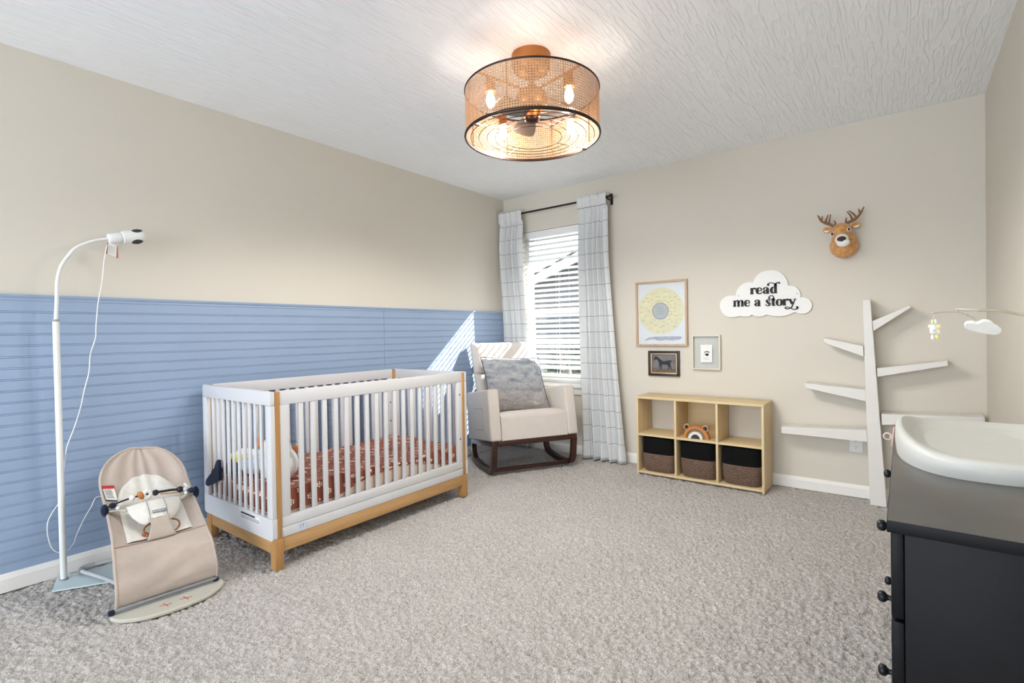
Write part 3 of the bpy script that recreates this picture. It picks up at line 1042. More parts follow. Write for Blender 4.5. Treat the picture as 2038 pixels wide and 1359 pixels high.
# the sheet: one continuous cloth over the top with skirts on the sides
SX0, SX1, SY0, SY1 = -CW + .0295, -.0285, .0215, CL - .0215
def sheet_pt(u, v):
    # u across from room side skirt to wall side skirt, v along
    y = lerp(SY0, SY1, v)
    endf = 1.0
    hem = interp([(0, .250), (.12, .262), (.25, .255), (.33, .285), (.45, .318), (.60, .325), (.70, .312), (.80, .275), (.90, .252), (1, .250)], v)
    top = .352 + .012 * math.sin(2.2 * v * PI) + .010 * fbm(u, v * 1.8, 5.0)
    ridges = .008 * (noise.ridged_multi_fractal(V((u * 3 + .6 * v, v * 3.2 - 1.5 * u, 1.7)), .9, 2.0, 3, 1.0, 2.0) - 1.0)
    top += ridges * (1 if .1 < u < .9 else .3)
    if u < .16:
        k = u / .16
        z = lerp(hem, top, k ** .8 if k < 1 else 1)
        z = lerp(hem, top, min(1, k * 1.15))
        x = SX1 - .010 * (k ** 3) - .003 * math.sin(34 * v + 6 * k) - .003
        if k > .85:
            x -= (k - .85) * .10
    elif u > .90:
        k = (1 - u) / .10
        z = lerp(.26, top, min(1, k * 1.15)); x = SX0 + .010 * (k ** 3)
    else:
        k = (u - .16) / .74
        x = lerp(SX1 - .028, SX0 + .018, k); z = top
    e = min(v, 1 - v)
    if e < .035:
        kk = e / .035
        z = min(z, lerp(.255, z, kk ** .5))
        y = lerp(SY0 + .003 if v < .5 else SY1 - .003, y, kk)
    return TC @ V((x, y, z))
b = MB()
b.grid(sheet_pt, 90, 150)
# printed flower clusters in staggered rows
b.cur = 1
row = 0
yv = .05
while yv < CL - .04:
    xv = .0 + (.055 if row % 2 else 0)
    while xv < 1.0:
        cu = xv; cv = (yv - .0215) / (CL - .043)
        for k_ in range(7):
            a = 2 * PI * k_ / 6
            rr_ = .0130 if k_ < 6 else 0
            # cloth coordinates, u spans about 0.85 m of cloth
            uu = cu + rr_ * math.cos(a) * 1.15; vv = cv + rr_ * math.sin(a) / CL
            if .01 < uu < .985 and .01 < vv < .99:
                p = sheet_pt(uu, vv); pu = sheet_pt(min(uu + .004, 1), vv) - p; pv = sheet_pt(uu, vv + .003) - p
                nrm = pu.cross(pv)
                if nrm.length > 1e-9:
                    nrm.normalize(); pu.normalize(); pv = nrm.cross(pu)
                    if nrm.z < -.2: nrm = -nrm
                    if nrm.z < .5 and uu < .2:
                        nrm = nrm if nrm.dot(TC.to_3x3() @ V((1, 0, 0))) > 0 else -nrm
                    c_ = p + nrm * .0016
                    b.add([c_ + (pu * math.cos(2 * PI * q / 7) + pv * math.sin(2 * PI * q / 7)) * .0049 for q in range(7)], [tuple(range(7))])
        xv += .115
    yv += .052; row += 1
so_ = b.obj('fitted_sheet', [M['sheet'], M['sheet_dot']], None, 80, fix=False)
tag(so_, 'wrinkled rust red sheet with cream dot clusters in the crib', 'sheet')

# plush toys at the near end of the crib
def blob(parts, name, mat, parent, voxel=.008, smooth_it=6):
    bb = MB()
    for q in parts:
        if q[0] == 'e':
            bb.ell(q[1], q[2], 20, 12, q[3] if len(q) > 3 else None)
        else:
            bb.tube(q[1], q[2], 10)
    o = bb.obj(name, mat, parent, world=True)
    md = o.modifiers.new('merge', 'REMESH'); md.mode = 'VOXEL'; md.voxel_size = voxel; md.use_smooth_shade = True
    md = o.modifiers.new('soft', 'SMOOTH'); md.iterations = smooth_it; md.factor = .5
    return o
pb = cribw(-.50, .13, .36)
bird = thing('plush_bird', 'navy, yellow and white plush toy poking its dark tail through the crib slats', 'plush toy', pb)
blob([('e', cribw(-.47, .135, .43), (.115, .070, .068)), ('e', cribw(-.56, .125, .425), (.06, .055, .055))], 'body', M['plush_blue'], bird)
blob([('e', cribw(-.505, .105, .475), (.060, .040, .030)), ('e', cribw(-.43, .11, .480), (.05, .035, .03))], 'crest', M['plush_white'], bird, .006)
b = MB()
b.ell(cribw(-.505, .074, .455), (.024, .016, .026)); b.ell(cribw(-.60, .078, .452), (.026, .016, .018)); b.ell(cribw(-.44, .078, .470), (.022, .014, .026))
b.obj('yellow_patch', M['yellow'], bird, 60, world=True)
finP = [(-.681, .306), (-.680, .320), (-.672, .336), (-.630, .368), (-.604, .384), (-.606, .392), (-.588, .398), (-.590, .407), (-.572, .410), (-.560, .430), (-.545, .452), (-.530, .464), (-.513, .462), (-.510, .43), (-.508, .358), (-.565, .336), (-.623, .314), (-.655, .303)]
b = MB()
b.prism(finP, .016, TC @ Matrix.Translation((0, -.010, 0)) @ Matrix.Rotation(PI / 2, 4, 'X'))
b.obj('tail', M['navy'], bird, None, world=True, bevel=.003)
b = MB()
b.tube([cribw(-.548, -.012, .40), cribw(-.548, .02, .40), cribw(-.56, .05, .400), cribw(-.58, .09, .402)], [.012, .014, .036, .036], 14)
b.ell(cribw(-.585, .085, .402), (.060, .028, .038)); b.ell(cribw(-.52, .075, .405), (.05, .02, .035))
b.obj('tail_root', M['navy'], bird, 60, world=True)

pg = cribw(-.24, .12, .36)
gs = thing('plush_goose', 'plump white plush toy with orange foot sitting behind the near crib post', 'plush toy', pg)
blob([('e', cribw(-.225, .150, .450), (.105, .092, .095)), ('e', cribw(-.225, .135, .530), (.075, .076, .072))], 'body', M['plush_white'], gs)
b = MB(); b.ell(cribw(-.225, .238, .505), (.022, .024, .026), M_=Matrix.Rotation(.5, 4, 'Y'))
b.obj('foot', M['orange'], gs, 60, world=True)
b = MB(); b.ell(cribw(-.220, .256, .525), (.016, .016, .016))
b.obj('toe', M['lemon'], gs, 60, world=True)
b = MB(); b.ell(cribw(-.30, .080, .560), (.018, .020, .026))
b.obj('beak', M['orange'], gs, 60, world=True)

# ================================================================== BABY BOUNCER
BX, BY = 0.160, -3.150
bo = thing('baby_bouncer', 'beige fabric baby bouncer on a flat grey rocker foot', 'baby bouncer', (BX, BY, 0), -.09)
# local: +x forward (towards the foot), y across, z up
BPROF = cr_spline([(.000, .575), (.020, .560), (.085, .500), (.19, .415), (.305, .340), (.395, .283), (.460, .235), (.515, .175), (.548, .115), (.556, .070), (.548, .040)], 6)
def arc_param(pts):
    d = [0]
    for a, c_ in zip(pts, pts[1:]):
        d.append(d[-1] + math.dist(a, c_))
    return [x / d[-1] for x in d]
BT = arc_param(BPROF)
def bprof(t):
    for i in range(len(BT) - 1):
        if t <= BT[i + 1]:
            k = (t - BT[i]) / max(1e-9, BT[i + 1] - BT[i])
            return (lerp(BPROF[i][0], BPROF[i + 1][0], k), lerp(BPROF[i][1], BPROF[i + 1][1], k))
    return BPROF[-1]
def bhalf(t):
    w = interp([(0, .163), (.25, .166), (.45, .163), (.62, .166), (.8, .176), (1.0, .180)], t)
    t0 = .24
    if t < t0:
        k = 1 - ((t0 - t) / t0) ** 2.1
        w = max(.030, w * k ** .5) if k > 0 else .030
    return w
def bseat(s, t, off=0.0):
    """a point of the sling: s in -1..1 across, t 0 head .. 1 foot"""
    x, z = bprof(t)
    x2, z2 = bprof(min(1, t + .01)); x1, z1 = bprof(max(0, t - .01))
    tx, tz = x2 - x1, z2 - z1
    L_ = math.hypot(tx, tz) or 1
    nx, nz = -tz / L_, tx / L_            # up and forward, towards the viewer
    if nz < 0 and nx < 0:
        nx, nz = -nx, -nz
    sag = interp([(0, .004), (.12, .022), (.38, .050), (.58, .050), (.70, .014), (.80, -.004), (1, .0)], t)
    d = -sag * (1 - s * s) + off
    if t < .70:
        # soft gathers above the head insert
        d += .0055 * math.sin(s * 17 + 2 * t + 1.2 * math.sin(5 * s)) * max(0, .25 - abs(t - .15)) / .25
    else:
        d += .0030 * math.sin(46 * t + 2.5 * s + 1.4 * math.sin(3 * s)) * (1 if t < .95 else 0)
    w = bhalf(t)
    return (x + nx * d, s * w, z + nz * d)
b = MB()
b.grid(lambda u, v: bseat(u * 2 - 1, v), 48, 90)
b.obj('fabric_seat', M['beige_fab'], bo, 80, solid=-.006)
# hem tube round the edge
edge = [bseat(-1, 1 - k / 40, -.003) for k in range(41)] + [bseat(1, k / 40, -.003) for k in range(1, 41)]
b = MB(); b.tube(edge, .0065, 8)
b.obj('seat_edge', M['beige_fab'], bo, 60)
# pale jersey insert
def ins(u, v):
    t = lerp(.190, .675, v)
    k = v
    hw = .72 * math.sqrt(max(.01, 1 - (1 - min(1, k / .42)) ** 2))
    s = (u * 2 - 1) * hw
    edge_ = min(1, (1 - abs(u * 2 - 1)) * 8, v * 10 + .02)
    return bseat(s, t, .002 + .008 * max(0, edge_))
b = MB(); b.grid(ins, 36, 50)
b.obj('head_and_seat_insert', M['melange'], bo, 70)
# fold seam between the seat and the foot panel
b = MB(); b.tube([bseat(lerp(-.99, .99, k / 30), .690 - .006 * math.sin(PI * k / 30), .003) for k in range(31)], .0026, 6)
b.obj('seam', plain('beige_seam', lin(176, 150, 136), .9), bo)
# restraint bib and crotch strap
def bib(u, v):
    # v 0 top edge .. 1 bottom of the cup
    s = u * 2 - 1
    hw = interp([(0, .60), (.3, .60), (.6, .53), (.85, .40), (1, .25)], v)
    t = lerp(.465, .592, v) - .008 * (s * s) * (1 - v)
    lift = interp([(0, .066), (.5, .072), (1, .060)], v) * (1 - .55 * s * s)
    return bseat(s * hw, t, .018 + lift)
b = MB(); b.grid(bib, 30, 18)
rb = b.obj('restraint_bib', M['melange'], bo, 70, solid=.006)
for sx in (-.19, .21):
    b = MB(); b.tube([V(bib(.5 + sx * .5 / interp([(0, .60), (.3, .60), (.6, .53), (.85, .40), (1, .25)], v / 8.6), v / 8.6)) + V((.0055, 0, .0065)) for v in range(9)], .0013, 5)
    b.obj('bib_seam', M['greyink'], rb)
def strap(u, v):
    s = u * 2 - 1
    hw = interp([(0, .24), (.35, .20), (.7, .25), (1, .32)], v)
    t = lerp(.585, .688, v)
    off = interp([(0, .075), (.4, .062), (.8, .030), (1, .006)], v)
    return bseat(s * hw, t, off)
b = MB(); b.grid(strap, 14, 16)
b.obj('crotch_strap', M['beige_fab'], bo, 70, solid=.005)
for sx, tt in ((-1, .452), (1, .446)):
    b = MB()
    b.tube([bseat(.60 * sx, tt + .028, .050), bseat(.78 * sx, tt, .030), bseat(.97 * sx, tt - .006, .012)], [.013, .014, .012], 8, flat=.35)
    b.obj('side_buckle', M['greyplastic'], bo, 60)
    b = MB(); b.ell(bseat(.80 * sx, tt, .042), .008)
    b.obj('buckle_button', M['tag'], bo, 60)
# woven brand patch on the bib
pc = V(bib(.53, .72)); px_ = (V(bib(.62, .72)) - V(bib(.44, .72))).normalized(); py_ = (V(bib(.53, .5)) - V(bib(.53, .9))).normalized()
pz_ = px_.cross(py_).normalized(); py_ = pz_.cross(px_)
if pz_.x < 0: pz_ = -pz_
MP = Matrix(((px_.x, py_.x, pz_.x, pc.x), (px_.y, py_.y, pz_.y, pc.y), (px_.z, py_.z, pz_.z, pc.z), (0, 0, 0, 1))) @ Matrix.Translation((0, 0, .010))
b = MB(); b.box(-.026, .026, -.007, .007, -.0005, .0005, MP); b.cur = 1
tv, tf = text_mesh('BABYBJÖRN', .0088)
b.add([(p.x, p.y, .0009) for p in tv], tf, MP)
b.obj('woven_patch', [plain('grey_woven_patch', lin(120, 122, 132), .9), M['tag']], rb, fix=False)
# care label at the left edge
def onseat(s, t, o): return V(bseat(s, t, o))
a0, a1, a2, a3 = onseat(-.98, .250, .006), onseat(-.72, .250, .006), onseat(-.70, .350, .006), onseat(-.96, .350, .006)
b = MB()
def quad(c00, c10, c11, c01, u0, u1, v0, v1, lift):
    def q(u, v):
        p = (c00 * (1 - u) + c10 * u) * (1 - v) + (c01 * (1 - u) + c11 * u) * v
        return p + V((.6, 0, .8)) * lift
    b.add([q(u0, v0), q(u1, v0), q(u1, v1), q(u0, v1)], [(0, 1, 2, 3)])
quad(a0, a1, a2, a3, -.03, 1.03, -.03, 1.03, .0005); b.cur = 1
quad(a0, a1, a2, a3, 0, 1, 0, 1, .0011); b.cur = 2
quad(a0, a1, a2, a3, 0, 1, 0, .2, .0017); b.cur = 0
for i in range(6):
    quad(a0, a1, a2, a3, .08, rnd.uniform(.7, .94), .28 + .11 * i, .31 + .11 * i, .0017)
b.obj('care_label', [M['ink'], M['tag'], M['red']], bo, fix=False)
# rocker foot plate, tubes and hinge
pl = cr_spline([(.535, -.198), (.60, -.185), (.655, -.11), (.672, 0), (.655, .11), (.60, .185), (.535, .198), (.520, .10), (.515, 0), (.520, -.10)], 6, True)
b = MB(); b.prism([(x, y) for x, y in pl], .016, Matrix.Translation((0, 0, .001)))
b.obj('foot_plate', M['greyplastic'], bo, 40, bevel=.005)
b = MB()
for cy_ in (-.030, .042):
    for ang in (.5, -.6):
        T = Matrix.Translation((.612, cy_, .0175)) @ Matrix.Rotation(ang + PI / 4, 4, 'Z')
        b.box(-.022, .022, -.0012, .0012, 0, .0008, T)
b.obj('stitched_cross', M['red'], bo)
b = MB()
b.tube(cr_spline([(.545, -.192, .030), (.552, -.15, .034), (.556, 0, .036), (.552, .15, .034), (.545, .192, .030)], 6), .0055, 8)
b.obj('lower_frame_bar', M['greyink'], bo, 60)
for sy in (-1, 1):
    b = MB(); b.lathe([(.008, 0), (.011, .003), (.011, .018), (.008, .021)], 12, Matrix.Translation((.545, .186 * sy - .010, .028)) @ Matrix.Rotation(PI / 2, 4, 'X') @ Matrix.Translation((0, 0, -.010)))
    b.obj('foot_cap', M['navy'], bo, 50)
rear_l = V((-.045, -.225, .026)); rear_r = V((-.020, .200, .026))
for sgn, rr_ in ((-1, rear_l), (1, rear_r)):
    b = MB(); b.tube(cr_spline([rr_ + V((.012, -.002 * sgn * -1, .004)), V((.20, -.150 if sgn < 0 else .160, .030)), V((.42, -.10 if sgn < 0 else .12, .024)), V((.53, -.09 if sgn < 0 else .11, .016))], 6), .0085, 10)
    b.obj('base_tube', M['tube'], bo, 60)
b = MB(); b.tube(cr_spline([rear_l + V((0, .03, .006)), rear_l + V((.004, .12, .010)), rear_r + V((0, -.12, .010)), rear_r + V((0, -.03, .006))], 6), .0085, 10)
b.obj('rear_crossbar', M['tube'], bo, 60)
for rr_, s in ((rear_l, 1), (rear_r, -1)):
    b = MB(); b.tube(cr_spline([rr_ + V((.034, .004 * s, .004)), rr_ + V((.008, .002 * s, .000)), rr_ + V((-.004, .014 * s, .003)), rr_ + V((0, .055 * s, .007))], 5), .0135, 12)
    b.obj('hinge_joint', M['midgrey'], bo, 60)

# toy bar clipped across the bouncer
TBm = Matrix.Translation((BX, BY, 0)) @ Matrix.Rotation(-.09, 4, 'Z')
def bw(s, t, o): return TBm @ V(bseat(s, t, o))
tb = thing('bouncer_toy_bar', 'dark toy bar with wooden beads clipped across the beige bouncer', 'toy bar', tuple(bw(0, .33, .1)))
L0, R1 = bw(-1.02, .430, .012), bw(1.03, .436, .012)
bar = [tuple(p) for p in (bw(-1.0, .43, .020), bw(-.72, .415, .050), bw(-.35, .402, .072), bw(.1, .398, .075), bw(.5, .402, .062), bw(.85, .418, .036), bw(1.0, .432, .020))]
barS = [V(p) for p in cr_spline(bar, 8)]
b = MB(); b.tube(barS, .0038, 8)
b.obj('bar_cord', M['black'], tb, 60, world=True)
def barp(k): return barS[int(k * (len(barS) - 1))]
for P_, s in ((L0, -1), (R1, 1)):
    b = MB(); b.ell(P_ + V((0, .006 * s, -.006)), (.018, .014, .027))
    b.ell(P_ + V((.016, -.018 * s, .012)), (.016, .014, .013))
    b.obj('clip', M['navy'], tb, 60, world=True)
for k_, r_, mt_, nm in ((.30, .0125, 'tag', 'speckled_bead'), (.50, .0135, 'black', 'dark_bead'), (.765, .0145, 'black', 'dark_bead'), (.955, .012, 'tag', 'speckled_bead')):
    b = MB(); b.ell(barp(k_), r_)
    if mt_ == 'tag':
        b.cur = 1
        for q in range(16):
            d = V((rnd.gauss(0, 1), rnd.gauss(0, 1), rnd.gauss(0, 1))).normalized()
            b.ell(barp(k_) + d * r_ * .97, .0016, 6, 4)
    b.obj(nm, [M[mt_], M['ink']], tb, 60, world=True)
b = MB(); b.ell(barp(.395), (.014, .013, .021), M_=Matrix.Rotation(.5, 4, 'X'))
b.obj('wooden_bead', M['bearwood'], tb, 60, world=True)
b = MB()
for q in range(8):
    a = 2 * PI * q / 8
    b.ell(barp(.435) + V((.004, .013 * math.cos(a) + .004, .017 * math.sin(a))), (.006, .008, .010))
b.obj('flower_disc', M['plush_white'], tb, 60, world=True)
b = MB()
for q in range(12):
    b.ell(barp(.54 + .018 * q), (.0045, .0055, .0065), 8, 6)
b.obj('bead_row', M['black'], tb, 60, world=True)
b = MB()
b.tube([barp(.56) + V((.004, 0, -.010)), barp(.66) + V((.006, 0, -.013)), barp(.74) + V((.004, 0, -.012))], .0052, 8, flat=.5)
b.obj('wood_strip', M['bearwood'], tb, 60, world=True)
b = MB(); b.ell(barp(.885), (.010, .012, .011)); b.obj('wooden_bead', M['bearwood'], tb, 60, world=True)
b = MB(); b.tube([barp(.80) + V((.006, .0, .030)), barp(.90) + V((.008, .004, -.004))], .0052, 8)
b.obj('white_peg', M['tag'], tb, 60, world=True)
b = MB(); b.ell(bw(.80, .43, .055), .011); b.obj('clear_bead', M['tube'], tb, 60, world=True)

# tan cord ring hanging behind the crotch strap
rg = thing('teething_ring', 'tan cord ring with a small wooden bead behind the bouncer strap', 'teething ring', tuple(bw(0, .52, .03)))
b = MB(); b.tube([bw(.06 + .40 * math.cos(2 * PI * k / 40), .622 + .054 * math.sin(2 * PI * k / 40), .024 - .017 * math.sin(2 * PI * k / 40)) for k in range(40)], .0035, 8, True)
b.obj('cord_ring', M['leather'], rg, 60, world=True)
b = MB(); b.ell(bw(-.33, .640, .018), (.009, .011, .009)); b.ell(bw(-.28, .652, .018), (.008, .008, .008))
b.obj('bead', M['leather'], rg, 60, world=True)

# ================================================================== MONITOR FLOOR STAND
sd = thing('monitor_floor_stand', 'tall slim white floor stand on a flat steel plate by the blue wall', 'floor stand', (.100, -3.430, 0))
plp = [(.198, -3.487), (.036, -3.440), (.100, -3.120), (.350, -3.180), (.360, -3.200)]
b = MB(); b.prism(plp, .006, Matrix.Translation((0, 0, .001)))
b.obj('base_plate', M['plate'], sd, world=True, bevel=.002)
p0, p1 = at(127, 1152, 0, .10), at(111, 640, 0, .10)
b = MB(); b.tube([(p0.x, p0.y, .0075), (p1.x, p1.y, p1.z)], .0125, 18)
b.obj('lower_pole', M['metal_white'], sd, 40, world=True)
b = MB(); b.tube([(p0.x, p0.y, .0075), (p0.x, p0.y, .014)], .0165, 18)
b.obj('pole_collar', M['midgrey'], sd, 40, world=True)
b = MB(); b.tube([(p1.x, p1.y, p1.z), (p1.x, p1.y, p1.z + .010)], .0135, 18)
b.obj('joint_ring', M['midgrey'], sd, 40, world=True)
upp = [(p1.x, p1.y, p1.z + .008)] + [tuple(at(x, y, 0, .10)) for x, y in ((113, 595), (114, 560), (121, 531), (136, 509), (150, 494), (172, 484), (195, 478), (216, 475))]
b = MB(); b.tube(cr_spline(upp, 6), .0075, 14)
b.obj('upper_arm', M['metal_white'], sd, 60, world=True)
cm_c = at(216, 475, 0, .10)
mc = thing('monitor_camera', 'white cylindrical baby monitor camera with dark lens at the stand tip', 'camera', tuple(cm_c))
e1 = at(283, 470, 0, .10)
ax_ = (e1 - cm_c).normalized()
TQ = Matrix.Translation(cm_c) @ ax_.to_track_quat('Z', 'Y').to_matrix().to_4x4()
b = MB(); b.lathe([(.012, -.004), (.022, .000), (.025, .006), (.026, .04), (.025, .052)], 28, TQ)
b.obj('mount_clip', M['metal_white'], mc, 40, world=True)
b = MB(); b.lathe([(.020, .052), (.031, .058), (.033, .075), (.034, .125), (.033, .140), (.029, .147), (.020, .149)], 32, TQ)
b.obj('camera_body', M['metal_white'], mc, 40, world=True)
for sgn in (1, -1):
    cz = V((CU.x, CU.y, CU.z))
    b = MB()
    b.ell(V((0, 0, .118)), (.018, .018, .030), M_=Matrix.Identity(4))
    side = (TQ.to_3x3().inverted() @ cz).normalized()
    toc = (TQ.to_3x3().inverted() @ (CAM - cm_c)).normalized()
    off = side * .0195 * sgn + toc * .012
    for i_, p in enumerate(b.v):
        b.v[i_] = TQ @ (p * 1.0 + V((0, 0, 0)) + (off * 1.0))
    b.obj('lens_port', M['charcoal'], mc, 60, world=True)
tg = [at(x, y, 0, .112) for x, y in ((214, 482), (233, 490), (233, 512), (211, 503))]
lt = thing('instruction_tag', 'small paper tag with rust edges dangling below the monitor camera', 'tag', tuple(tg[0]))
b = MB(); b.add(tg + [p + V((.0015, 0, 0)) for p in tg], [(0, 1, 2, 3), (7, 6, 5, 4), (0, 4, 5, 1), (1, 5, 6, 2), (2, 6, 7, 3), (3, 7, 4, 0)])
b.obj('tag_paper', M['tag'], lt, world=True)
for A_, B_ in ((0, 3), (1, 2)):
    b = MB(); b.tube([tg[A_] + V((.002, 0, 0)), tg[B_] + V((.002, 0, -.004))], [.0016, .0042], 6)
    b.obj('tag_edge', plain('rust_tag_edge', lin(176, 92, 54), .7), lt, world=True)
b = MB()
for i in range(5):
    y0_ = .2 + .15 * i
    pa = tg[0].lerp(tg[3], y0_).lerp(tg[1].lerp(tg[2], y0_), .2); pb_ = tg[0].lerp(tg[3], y0_).lerp(tg[1].lerp(tg[2], y0_), .8)
    b.tube([pa + V((.0022, 0, 0)), pb_ + V((.0022, 0, 0))], .0007, 4)
b.obj('tag_print', M['greyink'], lt, world=True)
cordp = [(213, 487), (207, 520), (203, 560), (195, 605), (191, 650), (190, 672), (180, 705), (177, 740), (168, 775), (160, 812), (148, 850), (133, 890), (128, 925), (121, 990), (104, 1020), (95, 1040), (95, 1065), (103, 1090), (116, 1099), (133, 1095), (146, 1082), (152, 1065), (166, 1035), (182, 1008), (196, 988)]
pts = [at(x, y, 0, .118 if i_ < 12 else .085) for i_, (x, y) in enumerate(cordp)]
cd = MB(); cd.tube(cr_spline([tuple(p) for p in pts] + [(.07, -3.20, .30), (.05, -3.12, .24)], 5), .0023, 6)
cdo = cd.obj('power_cord', M['cordw'], None, 60)
tag(cdo, 'long white cord hanging from the monitor camera and looping round its stand', 'cord')

# ================================================================== ROCKING CHAIR
KX, KY, KPSI, KTAU, KW, KZ0, KH = 0.6874, -1.0607, -0.5297, 0.1418, 0.7574, 0.2837, 0.399
ch = thing('rocking_chair', 'cream upholstered rocking chair with dark walnut rocker base in the corner', 'armchair', (KX, KY, 0), KPSI)
# local: x forward, y across to the viewer's right (0..W), z up; body tilted back by KTAU about the front bottom edge
TT = Matrix.Translation((0, 0, KZ0)) @ Matrix.Rotation(-KTAU, 4, 'Y')
AW = .092
for y0 in (0.0, KW - AW):
    pol = [(0.0, 0.0), (-.60, 0.0), (-.60, KH - .02), (-.56, KH), (-.015, KH)]
    n_ = len(pol)
    bm = bmesh.new()
    v0 = [bm.verts.new((x, y0, z)) for x, z in pol]; v1 = [bm.verts.new((x, y0 + AW, z)) for x, z in pol]
    bm.faces.new(v0); bm.faces.new(v1[::-1])
    for i in range(n_):
        bm.faces.new((v0[i], v1[i], v1[(i + 1) % n_], v0[(i + 1) % n_]))
    bmesh.ops.recalc_face_normals(bm, faces=bm.faces[:])
    bmesh.ops.bevel(bm, geom=bm.edges[:], offset=.016, segments=3, profile=.5, affect='EDGES')
    b = MB(); b.addbm(bm, TT)
    b.obj('armrest', M['cream'], ch, 50)
b = MB()
pol = cr_spline([(-.012, .0), (-.010, .13), (-.014, .185), (-.045, .212), (-.12, .222), (-.30, .205), (-.50, .19)], 6) + [(-.50, .0)]
bm = bmesh.new()
NYS = 14
rows = []
for j in range(NYS):
    k = j / (NYS - 1)
    y = lerp(AW + .002, KW - AW - .002, k)
    crown = 1 - abs(2 * k - 1) ** 5
    rows.append([bm.verts.new((x, y, z * (1 if z < .19 else lerp(.955, 1.0, crown)))) for x, z in pol])
for a_, c_ in zip(rows, rows[1:]):
    for i in range(len(pol)):
        bm.faces.new((a_[i], a_[(i + 1) % len(pol)], c_[(i + 1) % len(pol)], c_[i]))
bm.faces.new(rows[0]); bm.faces.new(rows[-1][::-1])
b.addbm(bm, TT)
b.obj('seat', M['cream'], ch, 60)
# back: lower back panel and the headrest pad, leaning
def back_block(z0, z1, off, th, wd0, wd1, name, bev=.02, crown=.012):
    bb = MB()
    yc = KW / 2
    def P_(u, v, f):
        z = lerp(z0, z1, v); x = -.50 - (z - .19) * .262 + off * f
        w = lerp(wd0, wd1, v) / 2
        return (x, yc + (u * 2 - 1) * w, z)
    bm = bmesh.new()
    vs = [bm.verts.new(P_(u, v, 0)) for u in (0, 1) for v in (0, 1)]
    def Q(u, v): 
        p = P_(u, v, 0); return (p[0] - th, p[1], p[2])
    ws = [bm.verts.new(Q(u, v)) for u in (0, 1) for v in (0, 1)]
    fs = [(vs[0], vs[1], vs[3], vs[2]), (ws[0], ws[2], ws[3], ws[1]), (vs[0], vs[2], ws[2], ws[0]), (vs[1], ws[1], ws[3], vs[3]), (vs[0], ws[0], ws[1], vs[1]), (vs[2], vs[3], ws[3], ws[2])]
    for f in fs: bm.faces.new(f)
    bmesh.ops.recalc_face_normals(bm, faces=bm.faces[:])
    bmesh.ops.bevel(bm, geom=bm.edges[:], offset=bev, segments=3, profile=.5, affect='EDGES')
    bb.addbm(bm, TT)
    return bb.obj(name, M['cream'], ch, 60)
back_block(.02, .835, 0, .045, .565, .570, 'back_shell', .012)
def pad_block(z0, z1, th, wd, name):
    bb = MB(); yc = KW / 2
    def f_(u, v):
        # closed pillow pad: front bulge
        a = u * 2 - 1; c_ = v * 2 - 1
        z = lerp(z0, z1, v)
        bul = (1 - abs(a) ** 6) ** .5 * (1 - abs(c_) ** 6) ** .5
        x = -.50 - (z - .19) * .262 + .002 + th * bul
        return TT @ V((x, yc + a * wd / 2, z))
    bb.grid(f_, 30, 22)
    return bb.obj(name, M['cream'], ch, 70)
pad_block(.19, .560, .050, .552, 'back_cushion')
pad_block(.562, .842, .055, .572, 'headrest')
# underside rail frame and the bent runners
b = MB()
b.box(-.575, -.012, .012, .055, -.040, -.0005, TT, bev=.004); b.box(-.575, -.012, KW - .055, KW - .012, -.040, -.0005, TT, bev=.004)
b.box(-.045, -.004, .055, KW - .055, -.040, -.0005, TT, bev=.004); b.box(-.575, -.530, .055, KW - .055, -.040, -.0005, TT, bev=.004)
b.obj('seat_rail', M['walnut'], ch, 40)
Rr = 1.10
def runner_path():
    # a U: down the front leg, round the corner, along the rocker arc, up the rear leg
    zf = KZ0 - .030
    pts = [(-.028, zf), (-.036, .20), (-.046, .12)]
    contact = -.30
    def arc(x): return .0215 + (Rr - math.sqrt(Rr * Rr - (x - contact) ** 2))
    for a in range(0, 91, 15):
        t = math.radians(a)
        pts.append((-.050 - .085 * (1 - math.cos(t)), lerp(arc(-.135), .105, 1 - math.sin(t))))
    for k in range(1, 12):
        x = lerp(-.135, -.47, k / 11); pts.append((x, arc(x)))
    zb = arc(-.47)
    for a in range(15, 91, 15):
        t = math.radians(a)
        pts.append((-.47 - .085 * math.sin(t), lerp(zb, zb + .085, 1 - math.cos(t))))
    rear_top = TT @ V((-.545, 0, -.02))
    pts.append((-.560, .155)); pts.append((rear_top.x - .002, rear_top.z))
    return pts
rp = runner_path()
def ribbon(bb, path, y0, y1, hw):
    n_ = len(path)
    vs = []; fs = []
    for i, (x, z) in enumerate(path):
        xa, za = path[max(i - 1, 0)]; xb, zb = path[min(i + 1, n_ - 1)]
        tx, tz = xb - xa, zb - za; L_ = math.hypot(tx, tz); nx, nz = -tz / L_, tx / L_
        for y, s in ((y0, 1), (y1, 1), (y1, -1), (y0, -1)):
            vs.append((x + nx * hw * s, y, z + nz * hw * s))
    for i in range(n_ - 1):
        for k in range(4):
            k2 = (k + 1) % 4
            fs.append((i * 4 + k, i * 4 + k2, (i + 1) * 4 + k2, (i + 1) * 4 + k))
    fs += [(0, 1, 2, 3), tuple((n_ - 1) * 4 + k for k in (3, 2, 1, 0))]
    bb.add(vs, fs)
for y0 in (.014, KW - .052):
    b = MB(); ribbon(b, rp, y0, y0 + .042, .021)
    b.obj('runner', M['walnut'], ch, 50, bevel=.003)
b = MB(); b.box(-.130, -.085, .052, KW - .052, .022, .046, bev=.003)
b.obj('stretcher', M['walnut'], ch, 40)
# side pocket outline on the arm nearest the crib
b = MB()
Q = [TT @ V((x, -.0008, z)) for x, z in ((-.40, .255), (-.165, .255), (-.165, .085), (-.40, .085))]
b.tube([Q[0], Q[1], Q[2], Q[3]], .0016, 5)
b.obj('pocket_seam', M['greyink'], ch)

